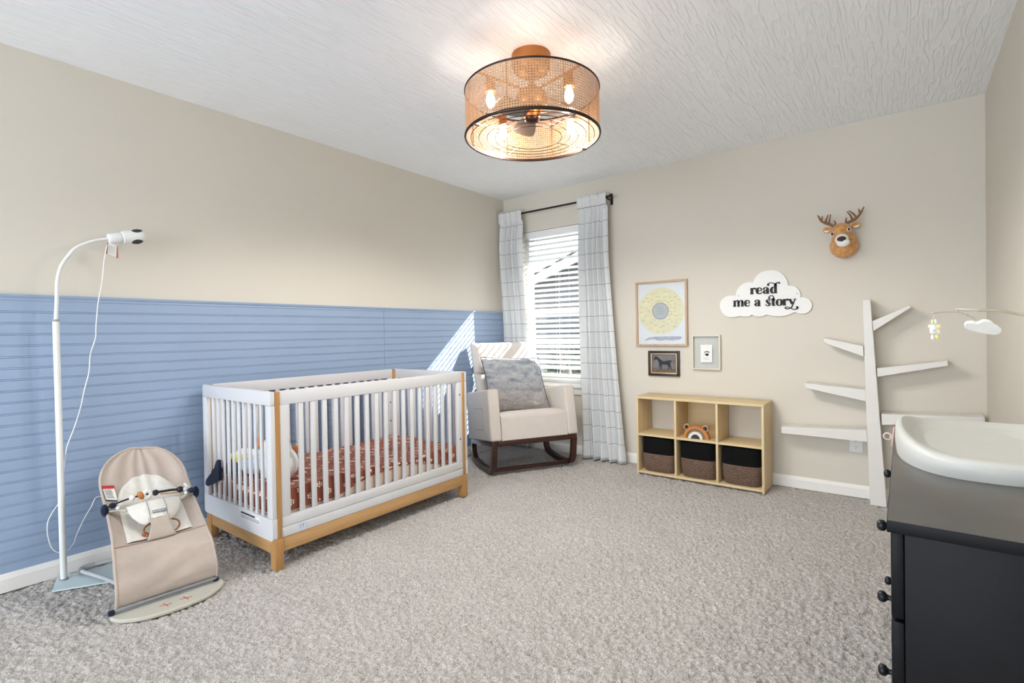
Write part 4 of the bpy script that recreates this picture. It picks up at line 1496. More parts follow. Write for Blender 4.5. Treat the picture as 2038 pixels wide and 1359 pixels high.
# throw pillow
pw = thing('throw_pillow', 'square grey velvet throw pillow with cream veins leaning on the rocking chair', 'pillow', (0, 0, 0))
MC = Matrix.Translation((KX, KY, 0)) @ Matrix.Rotation(KPSI, 4, 'Z') @ TT
PC = MC @ Matrix.Translation((-.335, KW / 2 - .012, .445)) @ Matrix.Rotation(math.radians(-26), 4, 'Y') @ Matrix.Rotation(math.radians(-3), 4, 'X')
pw.location = PC @ V((0, 0, -.22))
def pil(side):
    def f_(u, v):
        a = u * 2 - 1; c_ = v * 2 - 1
        pinch = 1 - .055 * (1 - a * a) * (abs(c_) ** 2) * 0 
        y = a * .272 * (1 - .06 * (1 - c_ * c_) * abs(a)); z = c_ * .262 * (1 - .06 * (1 - a * a) * abs(c_))
        th = ((1 - a ** 4) ** .75) * ((1 - c_ ** 4) ** .75) * .082
        wr = .010 * noise.noise(V((a * 1.6, c_ * 5.0, 2.0 + side))) * (1 - a * a) * (1 - c_ * c_) * 2
        return PC @ V((side * (th + wr * (1 if side > 0 else 0)), y, z))
    return f_
b = MB(); b.grid(pil(1), 36, 36); b.grid(pil(-1), 36, 36)
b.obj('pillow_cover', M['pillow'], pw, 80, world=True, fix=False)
b = MB()
rim = []
for (a0_, c0_, a1_, c1_) in ((-1, -1, 1, -1), (1, -1, 1, 1), (1, 1, -1, 1), (-1, 1, -1, -1)):
    for k in range(12):
        a = lerp(a0_, a1_, k / 12); c_ = lerp(c0_, c1_, k / 12)
        rim.append(PC @ V((0, a * .274 * (1 - .06 * (1 - c_ * c_) * abs(a)), c_ * .264 * (1 - .06 * (1 - a * a) * abs(c_)))))
b.tube(rim, .0045, 8, True)
b.obj('piping', plain('slate_piping', lin(92, 98, 108), .8), pw, 60, world=True)

# ================================================================== PICTURES ON THE BACK WALL
def RX90(x, y, z):
    """local xy plane -> the back wall plane, local z towards the room"""
    return Matrix.Translation((x, y, z)) @ Matrix.Rotation(PI / 2, 4, 'X')
def frame_bars(bb, x0, x1, z0, z1, w, y0, y1):
    for q in ((x0, x0 + w, z0, z1), (x1 - w, x1, z0, z1), (x0 + w, x1 - w, z0, z0 + w), (x0 + w, x1 - w, z1 - w, z1)):
        bb.box(q[0], q[1], y0, y1, q[2], q[3], bev=.0015)
def disc(bb, cx, cz, y, r0, r1, n_=64, jit=0.0):
    vs = []; fs = []
    for k in range(n_):
        a = 2 * PI * k / n_
        j = 1 + jit * math.sin(5 * a) 
        for r in (r0, r1):
            vs.append((cx + r * j * math.cos(a), y, cz + r * j * math.sin(a)))
    for k in range(n_):
        k2 = (k + 1) % n_
        fs.append((2 * k, 2 * k2, 2 * k2 + 1, 2 * k + 1))
    bb.add(vs, fs)

# large keepsake print
x0, x1, z0, z1 = 1.407, 1.834, .985, 1.512
pf = thing('framed_print', 'largest oak framed print with a yellow signed ring on white paper', 'picture', ((x0 + x1) / 2, 0, z0))
b = MB(); frame_bars(b, x0, x1, z0, z1, .016, -.026, -.001); b.obj('frame', M['frame_oak'], pf, 40, world=True)
b = MB(); b.box(x0 + .016, x1 - .016, -.008, -.002, z0 + .016, z1 - .016); b.obj('paper', M['paper'], pf, world=True)
cx_, cz_ = 1.616, 1.268
b = MB(); disc(b, cx_, cz_, -.0084, .066, .189); b.obj('yellow_ring', M['moon'], pf, world=True, fix=False)
b = MB(); disc(b, cx_ - .003, cz_, -.0085, .0, .064, jit=.01); b.obj('centre_disc', M['moon_grey'], pf, world=True, fix=False)
b = MB(); disc(b, cx_ - .003, cz_, -.0087, .064, .068, jit=.01); b.obj('disc_outline', M['moon_edge'], pf, world=True, fix=False)
b = MB()
for i in range(62):
    a = 2 * PI * i / 62 * 1.0 + rnd.uniform(-.1, .1); r = (.090, .125, .162)[i % 3] + rnd.uniform(-.008, .008)
    px_, pz_ = cx_ + r * math.cos(a), cz_ + r * math.sin(a)
    L_ = rnd.uniform(.014, .034); tilt = rnd.uniform(-.15, .4)
    n_ = 9
    pts = [(px_ + L_ * (k / n_ - .5), -.0088, pz_ + tilt * L_ * (k / n_ - .5) + rnd.uniform(-.0035, .0035)) for k in range(n_ + 1)]
    b.tube(pts, rnd.uniform(.0005, .0009), 4)
for k in range(4):
    b.tube([(cx_ - .035 + .01 * q, -.0090, cz_ + .03 - .018 * k + rnd.uniform(-.003, .003)) for q in range(7)], .0007, 4)
b.obj('pen_signatures', M['scribble'], pf, world=True)
b = MB()
ws = cr_spline([(1.475, 1.030), (1.52, 1.055), (1.60, 1.062), (1.70, 1.062), (1.78, 1.060), (1.77, 1.040), (1.70, 1.030), (1.66, 1.036), (1.60, 1.028), (1.55, 1.040)], 5, True)
b.prism(ws, .0004, RX90(0, -.0082, 0)); b.obj('watercolour_wash', M['wash'], pf, world=True)
b = MB(); b.box(x0 + .017, x1 - .017, -.0125, -.0115, z0 + .017, z1 - .017); b.obj('glazing', M['glass'], pf, world=True)

# horse picture
x0, x1, z0, z1 = 1.510, 1.766, .743, .946
hp = thing('framed_horse_picture', 'small dark framed picture of a standing black horse', 'picture', ((x0 + x1) / 2, 0, z0))
b = MB(); frame_bars(b, x0, x1, z0, z1, .019, -.024, -.001); b.obj('frame', M['frame_dark'], hp, 40, world=True)
b = MB(); frame_bars(b, x0 + .019, x1 - .019, z0 + .019, z1 - .019, .009, -.019, -.002); b.obj('gilt_fillet', M['gilt'], hp, 40, world=True)
b = MB(); b.box(x0 + .028, x1 - .028, -.008, -.003, z0 + .028, z1 - .028); b.obj('canvas', M['canvas'], hp, world=True)
gp = cr_spline([(x0 + .0285, z0 + .0285), (x1 - .0285, z0 + .0285), (x1 - .0285, z0 + .055), (x1 - .08, z0 + .060), (x0 + .09, z0 + .056), (x0 + .0285, z0 + .066)], 1, True)
b = MB(); b.prism(gp, .0004, RX90(0, -.0081, 0)); b.obj('painted_ground', M['canvas_ground'], hp, world=True)
def hq(p):  # horse outline traced on the 1235x1359 enlargement of the picture
    w = at(1250 + p[0] / 6.175, 540 + p[1] / 6.177, 1, -.009)
    return (w.x, w.z)
ho = [(312, 1085), (318, 1068), (328, 1050), (342, 1040), (352, 1046), (372, 1058), (395, 1082), (418, 1098), (445, 1104), (480, 1098), (505, 1092), (525, 1094), (538, 1104), (536, 1112), (522, 1112), (520, 1130), (524, 1160), (532, 1190), (530, 1214), (522, 1212), (512, 1180), (504, 1165), (500, 1190), (494, 1216), (485, 1216), (490, 1180), (486, 1150), (460, 1146), (430, 1142), (414, 1150), (416, 1180), (420, 1204), (410, 1204), (404, 1175), (400, 1160), (396, 1185), (394, 1210), (384, 1208), (386, 1175), (382, 1140), (372, 1110), (358, 1086), (340, 1080), (322, 1092)]
b = MB(); b.prism([hq(p) for p in ho][::-1], .0006, RX90(0, -.0081, 0)); b.obj('painted_horse', M['horse'], hp, world=True)

# floating glass frame
x0, x1, z0, z1 = 1.868, 2.079, .806, 1.071
ff = thing('floating_glass_frame', 'pale floating glass frame holding a small handprint card', 'picture', ((x0 + x1) / 2, 0, z0))
b = MB(); frame_bars(b, x0, x1, z0, z1, .011, -.030, -.001); b.obj('frame', M['frame_pale'], ff, 40, world=True)
b = MB(); b.box(x0 + .011, x1 - .011, -.016, -.0145, z0 + .011, z1 - .011); b.obj('glass_pane', M['glass'], ff, world=True)
b = MB(); b.box(1.931, 2.018, -.0175, -.0165, .861, .996); b.cur = 1
hcx, hcz = 1.974, .932
for q in range(4):
    b.add([(hcx + (.0045 * math.cos(2 * PI * k / 8)) - .010 + .010 * q, -.0178, hcz + .0055 * math.sin(2 * PI * k / 8) + .013 - .004 * abs(q - 1.5)) for k in range(8)], [tuple(range(8))])
b.add([(hcx + (.013 * math.cos(2 * PI * k / 12)) + .006, -.0178, hcz - .012 + .010 * math.sin(2 * PI * k / 12)) for k in range(12)], [tuple(range(12))])
b.add([(hcx - .016, -.0178, hcz - .006), (hcx - .020, -.0178, hcz - .001), (hcx - .004, -.0178, hcz - .018), (hcx - .002, -.0178, hcz - .013)], [(0, 1, 3, 2)])
for k in range(2):
    b.tube([(hcx - .020 + .005 * q, -.0178, hcz - .038 - .010 * k + rnd.uniform(-.001, .001)) for q in range(9)], .0005, 4)
b.obj('handprint_card', [M['tag'], M['ink']], ff, world=True, fix=False)

# ================================================================== CLOUD SIGN
def cq(p, y=-.016):
    w = at(1410 + p[0] / 8.861, 520 + p[1] / 8.861, 1, y)
    return (w.x, w.z)
CLOUD = [[(200, 810), (205, 730), (250, 660), (330, 612), (420, 602), (482, 608)], [(482, 560), (515, 480), (600, 400), (700, 365), (782, 372)],
         [(790, 350), (840, 260), (930, 190), (1040, 160), (1170, 158), (1270, 195), (1350, 275), (1392, 360), (1403, 424)],
         [(1440, 424), (1530, 445), (1595, 505), (1622, 580), (1622, 632)], [(1690, 630), (1770, 665), (1818, 730), (1824, 800), (1790, 870), (1720, 915), (1640, 922), (1570, 912), (1520, 892)],
         [(1440, 930), (1330, 962), (1200, 970), (1100, 958), (1025, 938)], [(960, 968), (880, 975), (810, 962), (765, 938)], [(720, 968), (650, 976), (590, 972), (545, 964)],
         [(480, 980), (380, 985), (300, 960), (240, 905)]]
cpts = []
for lobe in CLOUD:
    cpts += [q[:2] for q in cr_spline(lobe, 4)]
cpoly = [cq(p) for p in cpts]
w0 = at(1525, 590, 1, -.016)
cs = thing('cloud_sign', 'white cloud shaped wall sign with black raised words read me a story', 'sign', (w0.x, 0, 1.20))
b = MB(); b.prism(cpoly, .011, RX90(0, -.004, 0))
b.obj('cloud_board', plain('white_sign_board', (0.80, 0.79, 0.77, 1), .5, var=.01), cs, world=True, bevel=.0012)
def glyphs():
    G = {}
    G['r'] = (.74, [[(.2, 0, .34), (.2, 1, .34)], [(-.03, .05, .10), (.43, .05, .10)], [(-.03, .94, .12), (.2, .94, .12)], [(.30, .66, .10), (.42, .90, .14), (.58, .97, .18), (.64, .86, .26)]])
    G['e'] = (.92, [[(.14, .53, .10), (.80, .53, .10)], [(.79, .54, .13), (.72, .86, .16), (.47, .98, .13), (.24, .84, .28), (.17, .5, .36), (.25, .17, .28), (.5, .03, .13), (.70, .10, .12), (.82, .26, .07)]])
    G['a'] = (.98, [[(.16, .74, .24), (.22, .92, .14), (.46, .99, .13), (.64, .82, .30), (.66, .5, .35), (.66, .12, .35), (.76, .03, .13), (.92, .08, .07)], [(.62, .60, .10), (.34, .50, .16), (.17, .27, .32), (.28, .07, .18), (.46, .07, .11), (.62, .22, .09)]])
    G['d'] = (1.02, [[(.60, .86, .10), (.46, .98, .13), (.24, .82, .28), (.17, .49, .36), (.24, .17, .28), (.42, .02, .13), (.60, .14, .10)], [(.72, 0, .34), (.72, 1.35, .34)], [(.60, .05, .10), (.95, .05, .10)],
                     [(.72, 1.30, .34), (.80, 1.55, .22), (1.02, 1.68, .12), (1.20, 1.66, .18), (1.24, 1.55, .20)], [(.68, 1.30, .14), (.50, 1.56, .13), (.12, 1.70, .11), (-.18, 1.58, .13), (-.26, 1.40, .24), (-.20, 1.34, .24)]])
    G['m'] = (1.56, [[(.2, 0, .32), (.2, 1, .32)], [(.76, 0, .32), (.76, .75, .32)], [(1.32, 0, .32), (1.32, .75, .32)], [(-.02, .05, .10), (.40, .05, .10)], [(.57, .05, .10), (.95, .05, .10)], [(1.13, .05, .10), (1.52, .05, .10)], [(-.02, .94, .12), (.2, .94, .12)],
                     [(.32, .78, .10), (.52, .98, .15), (.72, .90, .26), (.76, .70, .32)], [(.88, .78, .10), (1.08, .98, .15), (1.28, .90, .26), (1.32, .70, .32)]])
    G['s'] = (.80, [[(.66, .70, .07), (.60, .92, .14), (.40, .98, .14), (.20, .80, .26), (.36, .56, .34), (.58, .34, .34), (.56, .10, .22), (.34, .02, .13), (.14, .10, .13), (.10, .30, .07)]])
    G['t'] = (.66, [[(.30, 1.05, .34), (.30, .20, .35), (.40, .05, .17), (.62, .10, .07)], [(.02, .94, .12), (.58, .94, .12)], [(.34, 1.02, .26), (.36, 1.30, .14), (.22, 1.56, .11), (-.08, 1.60, .11), (-.28, 1.42, .12), (-.26, 1.22, .20), (-.16, 1.16, .20)]])
    G['o'] = (.94, [[(.47, .98, .12), (.22, .84, .26), (.16, .5, .36), (.22, .16, .26), (.47, .02, .12), (.72, .16, .26), (.78, .5, .36), (.72, .84, .26), (.47, .98, .12)]])
    G['y'] = (1.0, [[(.16, .97, .30), (.50, .20, .34)], [(-.02, .95, .10), (.36, .95, .10)], [(.66, .95, .10), (1.02, .95, .10)], [(.86, .95, .12), (.62, .25, .14), (.40, -.35, .13), (.05, -.52, .13), (-.30, -.50, .17), (-.42, -.34, .14), (-.20, -.24, .10), (.20, -.36, .11), (.60, -.62, .12), (.98, -.64, .14), (1.20, -.42, .26), (1.14, -.30, .28)]])
    return G
GL = glyphs()
def letter_mesh(bb, strokes, tofn, depth_y0, depth_y1):
    for st_ in strokes:
        pts = cr_spline(st_, 6) if len(st_) > 2 else [tuple(lerp(st_[0][q], st_[1][q], k / 4) for q in range(3)) for k in range(5)]
        n_ = len(pts)
        L_, R_ = [], []
        for i, (x, y, w) in enumerate(pts):
            xa, ya, _ = pts[max(i - 1, 0)]; xb, yb, _ = pts[min(i + 1, n_ - 1)]
            tx, ty = xb - xa, yb - ya; l_ = math.hypot(tx, ty) or 1
            nx, ny = -ty / l_, tx / l_
            L_.append((x + nx * w / 2, y + ny * w / 2)); R_.append((x - nx * w / 2, y - ny * w / 2))
        vs = []
        for yy in (depth_y0, depth_y1):
            for q in L_ + R_:
                X, Z = tofn(q); vs.append((X, yy, Z))
        fs = []
        B2 = 2 * n_
        for i in range(n_ - 1):
            fs.append((B2 + i, B2 + i + 1, B2 + n_ + i + 1, B2 + n_ + i))
            fs.append((i, i + 1, B2 + i + 1, B2 + i)); fs.append((n_ + i, n_ + i + 1, B2 + n_ + i + 1, B2 + n_ + i))
        fs += [(0, n_, B2 + n_, B2), (n_ - 1, 2 * n_ - 1, B2 + 2 * n_ - 1, B2 + n_ - 1)]
        bb.add(vs, fs)
        # rounded terminals
        for (x, y, w) in (pts[0], pts[-1]):
            if w > .17 and len(st_) > 2:
                vs = []
                for yy in (depth_y0, depth_y1):
                    for k in range(12):
                        X, Z = tofn((x + w / 2 * math.cos(2 * PI * k / 12), y + w / 2 * math.sin(2 * PI * k / 12))); vs.append((X, yy, Z))
                bb.add(vs, [tuple(range(12, 24))] + [(k, (k + 1) % 12, 12 + (k + 1) % 12, 12 + k) for k in range(12)])
def word_line(txt, pL, pR, xh, space=.55):
    tot = sum(GL[c_][0] if c_ != ' ' else space for c_ in txt)
    A_, B_ = V((*cq(pL), 0)), V((*cq(pR), 0))
    ex = (B_ - A_) / tot
    s_ = ex.length
    ez = V((-ex.y, ex.x, 0)).normalized() * xh
    pen = 0
    for c_ in txt:
        if c_ == ' ':
            pen += space; continue
        bb = MB()
        letter_mesh(bb, GL[c_][1], lambda q, pen=pen: tuple((A_ + ex * (pen + q[0]) + ez * q[1])[:2]), -.0152, -.021)
        bb.obj('letter', M['ink'], cs, world=True)
        pen += GL[c_][0]
word_line('read', (740, 582), (1222, 560), .0445)
word_line('me a story', (440, 800), (1545, 772), .0445, .55)
b = MB()
for q in ((530, 608), (1560, 570)):
    w = cq(q); b.cyl((w[0], -.0148, w[1]), (w[0], -.0162, w[1]), .0035, 10)
b.obj('nail', M['midgrey'], cs, world=True)

# ================================================================== PLUSH DEER HEAD
def dq(p, y):
    return at(1600 + p[0] / 9.707, 390 + p[1] / 9.707, 1, y)
dr = thing('mounted_plush_deer_head', 'tan plush deer head with brown antlers mounted on the wall', 'wall ornament', (2.875, 0, 1.63))
b = MB()
nk = dq((830, 940), -.045); hd = dq((720, 690), -.135); 
def eb(c_, r_): b.ell(c_, r_, 24, 14)
eb(V((2.866, -.055, 1.640)), (.080, .052, .080)); eb(V((2.862, -.075, 1.605)), (.060, .045, .040))
eb(V((2.866, -.09, 1.675)), (.066, .055, .062))
eb(hd + V((0, .01, .004)), (.052, .052, .056)); eb(hd + V((.002, -.02, -.022)), (.040, .045, .036))
o = b.obj('head_and_neck', M['fur'], dr, world=True)
md = o.modifiers.new('merge', 'REMESH'); md.mode = 'VOXEL'; md.voxel_size = .006; md.use_smooth_shade = True
md = o.modifiers.new('soft', 'SMOOTH'); md.iterations = 5
tx = bpy.data.textures.new('fur_clumps', 'CLOUDS'); tx.noise_scale = .022
md = o.modifiers.new('tufts', 'DISPLACE'); md.texture = tx; md.strength = .007; md.mid_level = .5; md.texture_coords = 'GLOBAL'
mz = dq((738, 852), -.205)
b = MB(); b.ell(mz + V((-.002, .012, .007)), (.037, .034, .034)); b.ell(mz + V((.005, .006, -.016)), (.037, .032, .026))
o = b.obj('muzzle', M['plush_white'], dr, world=True)
md = o.modifiers.new('merge', 'REMESH'); md.mode = 'VOXEL'; md.voxel_size = .004; md.use_smooth_shade = True
ns = dq((725, 825), -.226)
b = MB(); b.ell(ns + V((0, .006, 0)), (.025, .014, .0165)); b.ell(ns + V((.003, .005, -.011)), (.013, .011, .011)); b.obj('nose', M['nose'], dr, 60, world=True)
for (p, y) in (((545, 735), -.176), ((868, 642), -.174)):
    e_ = dq(p, y)
    b = MB(); b.ell(e_, (.0100, .0055, .0130), M_=Matrix.Rotation(.2, 4, 'Y')); eo = b.obj('eye_patch', M['plush_white'], dr, 60, world=True)
    b = MB(); b.ell(e_ + V((.0005, -.0050, 0)), (.0066, .0045, .0098)); b.obj('eye', M['nose'], eo, 60, world=True)
for base_, tip, back in (((560, 665), (372, 655), 1), ((880, 600), (1105, 530), -1)):
    A_, B_ = dq(base_, -.105), dq(tip, -.085)
    d_ = B_ - A_
    b = MB(); b.tube([A_ - d_ * .1, A_.lerp(B_, .25), A_.lerp(B_, .6) + V((0, 0, -.002)), A_.lerp(B_, .88), B_], [.005, .009, .0115, .0085, .003], 14, flat=1.75)
    eo = b.obj('ear', M['fur'], dr, 60, world=True)
    b = MB(); b.tube([A_.lerp(B_, .35) + V((0, -.006, -.008)), A_.lerp(B_, .65) + V((0, -.0075, -.010)), A_.lerp(B_, .92) + V((0, -.004, -.006))], [.003, .0055, .003], 12, flat=1.5)
    b.obj('inner_ear', M['plush_white'], eo, 60, world=True)
AY = -.105
ANT = [[[(585, 600, .0105), (520, 560, .0105), (430, 530, .0100), (345, 490, .0085), (300, 430, .0075), (266, 370, .0045)], [(590, 590, .008), (610, 530, .007), (588, 472, .004)], [(480, 560, .008), (492, 470, .0065), (517, 352, .0040)], [(420, 530, .008), (430, 460, .0065), (470, 360, .0040)], [(340, 490, .007), (350, 440, .006), (352, 385, .0038)]],
       [[(800, 560, .0105), (870, 505, .0105), (960, 465, .0105), (1040, 400, .0095), (1100, 320, .0080), (1160, 206, .0045)], [(805, 560, .008), (812, 480, .007), (822, 412, .0042)], [(935, 450, .008), (895, 370, .0065), (828, 297, .0040)], [(1010, 410, .008), (950, 340, .0065), (866, 280, .0040)], [(1085, 330, .007), (1068, 285, .0062), (1052, 243, .004)]]]
for A_ in ANT:
    b = MB()
    for br in A_:
        pts = cr_spline([(*dq(p[:2], AY), p[2]) for p in br], 5)
        b.tube([p[:3] for p in pts], [p[3] * .8 for p in pts], 10)
    o = b.obj('antler', M['antler'], dr, 60, world=True)
    md = o.modifiers.new('merge', 'REMESH'); md.mode = 'VOXEL'; md.voxel_size = .0022; md.use_smooth_shade = True

# ================================================================== CUBE SHELF
SX, SW, SH_, SD, SG = 1.518, .908, .604, .269, .021
cu = thing('cube_shelf', 'pale maple six cube open shelf standing against the beige wall', 'shelf', (SX + SW / 2, -SG - SD / 2, 0))
T_ = .0155
ya, yb = -SG - SD, -SG
def board(name, q, mat, ov=.0012):
    bb = MB(); bb.box(*q, bev=ov); return bb.obj(name, mat, cu, 40, world=True)
board('top_panel', (SX - .003, SX + SW + .003, ya - .004, yb, SH_ - .018, SH_), M['maple'])
board('bottom_panel', (SX + T_, SX + SW - T_, ya, yb, .010, .010 + T_), M['maple'])
board('side_panel', (SX, SX + T_, ya, yb, 0, SH_ - .0182), M['maple_z'])
board('side_panel', (SX + SW - T_, SX + SW, ya, yb, 0, SH_ - .0182), M['maple_z'])
CWD = (SW - 4 * T_) / 3
SHZ = .300
for i in (1, 2):
    x = SX + i * (CWD + T_)
    board('divider', (x, x + T_, ya + .001, yb, .0257, SH_ - .0182), M['maple_z'])
for i in range(3):
    x = SX + T_ + i * (CWD + T_)
    board('shelf_board', (x + .0003, x + CWD - .0003, ya + .001, yb, SHZ, SHZ + T_), M['maple'])
x = SX + T_ + (CWD + T_)
board('back_panel', (x + .0003, x + CWD - .0003, yb - .005, yb, SHZ + T_ + .0002, SH_ - .0184), M['maple'])
for i in (0, 1, 2):
    x = SX + T_ + i * (CWD + T_)
    board('back_panel', (x + .0003, x + CWD - .0003, yb - .005, yb, .026, SHZ - .0002), M['maple']) if i == 1 else None

def make_basket(i):
    x = SX + T_ + i * (CWD + T_) + CWD / 2
    lab = ['black and brown woven basket in the cubby nearest the window', 'black and brown woven basket in the middle lower cubby below the toy bear', 'black and brown woven basket in the cubby nearest the tree shelf'][i]
    t = thing('woven_basket', lab, 'basket', (x, -SG - .1345, .0258), 0, 'woven baskets in the cube shelf')
    return t
def basket_surf(hw, hd, z0, z1, inner=False):
    def f_(u, v):
        a = 2 * PI * u
        z = lerp(z0, z1, v)
        k = interp([(0, .86), (.06, .93), (.2, .985), (.45, 1.0), (1.0, .985)], z / .262)
        e = .42
        cx = math.copysign(abs(math.cos(a)) ** e, math.cos(a)); sx = math.copysign(abs(math.sin(a)) ** .62, math.sin(a))
        return (cx * hw * k, sx * hd * k, z)
    return f_
split = .142
bk0 = make_basket(0)
hw, hd = CWD / 2 - .006, .122
b = MB(); b.grid(basket_surf(hw, hd, .0, split), 72, 12, True)
b.add([basket_surf(hw, hd, 0, split)(k / 72, 0) for k in range(72)], [tuple(range(72))])
b.obj('woven_lower', M['weave'], bk0, 60)
b = MB(); b.grid(basket_surf(hw - .0006, hd - .0006, split - .002, .262), 72, 12, True)
b.grid(basket_surf(hw - .008, hd - .008, .262, .05), 72, 6, True)
b.grid(lambda u, v: tuple(lerp(p, q, v) for p, q in zip(basket_surf(hw - .0006, hd - .0006, .262, .262)(u, 0), basket_surf(hw - .008, hd - .008, .262, .262)(u, 0))), 72, 2, True)
b.obj('black_upper', M['basket_black'], bk0, 60)
for i in (1, 2):
    t = make_basket(i)
    for c_ in list(bk0.children):
        d_ = c_.copy(); COL.objects.link(d_); d_.parent = t

# stacking bear toy in the middle cubby
bx, bz, by = SX + T_ + CWD + T_ + CWD / 2 - .008, SHZ + T_ + .0004, ya + .052
br = thing('stacking_bear_toy', 'caramel wooden arch toy shaped like a bear face with round ears', 'toy', (bx, by, bz))
def arch(r0, r1, d, y0, name, mat, parent=br, n_=36):
    poly = [(r1 * math.cos(PI * k / n_), r1 * math.sin(PI * k / n_)) for k in range(n_ + 1)]
    poly += [(r0 * math.cos(PI * k / n_), r0 * math.sin(PI * k / n_)) for k in range(n_, -1, -1)] if r0 > 0 else []
    bb = MB()
    bb.prism(poly, d, Matrix.Translation((0, y0, 0)) @ Matrix.Rotation(PI / 2, 4, 'X'))
    return bb.obj(name, mat, parent, 40, bevel=.0012)
arch(.070, .092, .040, .020, 'outer_arch', M['bearwood'])
arch(.0525, .0695, .034, .022, 'middle_arch', M['beargrey'])
arch(.032, .052, .034, .004, 'inner_arch', M['shelf_white'])
arch(0, .0315, .030, .004, 'muzzle_block', M['charcoal'])
for a in (130, 50):
    c_ = (.1035 * math.cos(math.radians(a)), .1035 * math.sin(math.radians(a)))
    bb = MB(); bb.prism([(c_[0] + .0225 * math.cos(2 * PI * k / 28), c_[1] + .0225 * math.sin(2 * PI * k / 28)) for k in range(28)], .030, Matrix.Translation((0, .014, 0)) @ Matrix.Rotation(PI / 2, 4, 'X'))
    eo = bb.obj('ear', M['bearpale'], br, 40, bevel=.001)
    bb = MB(); bb.prism([(c_[0] + .0160 * math.cos(2 * PI * k / 28), c_[1] + .0160 * math.sin(2 * PI * k / 28)) for k in range(28)], .0015, Matrix.Translation((0, -.0155, 0)) @ Matrix.Rotation(PI / 2, 4, 'X'))
    bb.obj('inner_ear', M['black'], eo, 40)

# ================================================================== TREE SHELF
YF, YK = -.140, -.018
ts = thing('tree_bookshelf', 'white tree shaped bookshelf with sloping branches leaning flat on the wall', 'shelf', (3.02, -.08, 0))
def tz(q, y=YF):
    w = at(q[0], q[1], 1, y); return (w.x, max(w.z, 0.0))
def slabp(name, quad_, yf=YF, yk=YK):
    """a board whose front outline is given, running back to the wall"""
    pts = [tz(q) for q in quad_]
    bb = MB()
    n_ = len(pts)
    bb.add([(p[0], yf, p[1]) for p in pts] + [(p[0], yk, p[1]) for p in pts], [tuple(range(n_)), tuple(range(n_, 2 * n_))[::-1]] + [(i, (i + 1) % n_, n_ + (i + 1) % n_, n_ + i) for i in range(n_)])
    return bb.obj(name, M['shelf_white'], ts, world=True, bevel=.002)
slabp('trunk', [(1717, 597), (1732, 596), (1751, 835), (1765, 1010), (1732, 1006), (1723, 800)])
BRN = [[(1736, 639), (1809, 608), (1813, 612), (1738, 659)], [(1638, 672), (1718, 689), (1719, 710), (1640, 682)],
       [(1745, 733), (1886, 718), (1887, 728), (1746, 750)], [(1601, 762), (1722, 776), (1723, 799), (1602, 772)],
       [(1554, 849), (1725, 856), (1726, 880), (1555, 862)], [(1754, 824), (1960, 830), (1961, 840), (1755, 846)]]
for q in BRN:
    slabp('branch', q, YF + .004)

# outlet on the wall
ou = thing('wall_outlet', 'white electrical outlet half hidden below the lowest tree branch', 'outlet', (2.918, 0, .30))
b = MB(); b.box(2.882, 2.954, -.0055, -.0002, .294, .409, bev=.002); b.obj('cover_plate', M['outlet'], ou, 40, world=True)
b = MB()
for zc in (.328, .375):
    b.box(2.902, 2.934, -.0068, -.005, zc - .0165, zc + .0165, bev=.0015)
b.cur = 1
for zc in (.328, .375):
    b.box(2.9105, 2.9125, -.0072, -.0065, zc - .002, zc + .008); b.box(2.9225, 2.9245, -.0072, -.0065, zc - .002, zc + .007)
    b.cyl((2.918, -.0072, zc - .009), (2.918, -.0066, zc - .009), .0026, 8)
b.obj('receptacle', [M['outlet'], M['ink']], ou, world=True)

# ================================================================== DRESSER, PAD, MOBILE
DX0, DX1, DY0, DY1, DZ = 3.139, 3.532, -2.722, -1.500, .720
ds = thing('dresser', 'black brown three drawer dresser with round knobs beside the right wall', 'dresser', ((DX0 + DX1) / 2, (DY0 + DY1) / 2, 0))
def dpart(name, q, mat=M['dresser'], bev=.0015, parent=ds):
    bb = MB(); bb.box(*q, bev=bev); return bb.obj(name, mat, parent, 40, world=True)
dt_ = dpart('dresser_top', (DX0, DX1, DY0, DY1, DZ - .024, DZ), M['dresser'], .0012)
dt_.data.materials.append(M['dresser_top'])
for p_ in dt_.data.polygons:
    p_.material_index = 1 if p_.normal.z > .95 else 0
dpart('side_panel', (DX0 + .028, DX1 - .004, DY0 + .006, DY0 + .026, 0, DZ - .0242))
dpart('side_panel', (DX0 + .028, DX1 - .004, DY1 - .026, DY1 - .006, 0, DZ - .0242))
dpart('back_panel', (DX1 - .012, DX1 - .0042, DY0 + .0262, DY1 - .0262, .06, DZ - .0242))
dpart('plinth', (DX0 + .030, DX0 + .048, DY0 + .0262, DY1 - .0262, 0, .055))
for zt, zb in ((.694, .520), (.514, .338), (.332, .060)):
    dr_ = dpart('drawer', (DX0 + .006, DX0 + .0275, DY0 + .010, DY1 - .010, zb, zt), bev=.004)
    bx_ = MB(); bx_.box(DX0 + .0275, DX1 - .02, DY0 + .03, DY1 - .03, zb + .01, zt - .03)
    bx_.obj('drawer_box', M['dresser'], dr_, world=True)
    zc = (zt + zb) / 2 if zb > .1 else .238
    for yk in (-2.405, -1.835):
        bb = MB()
        bb.lathe([(.0085, 0), (.0075, .004), (.006, .010), (.0075, .014), (.0125, .018), (.0140, .024), (.0125, .030), (.007, .0335), (.001, .034)], 20, Matrix.Translation((DX0 + .0062, yk, zc)) @ Matrix.Rotation(-PI / 2, 4, 'Y'))
        bb.obj('knob', M['black'], dr_, 60, world=True)

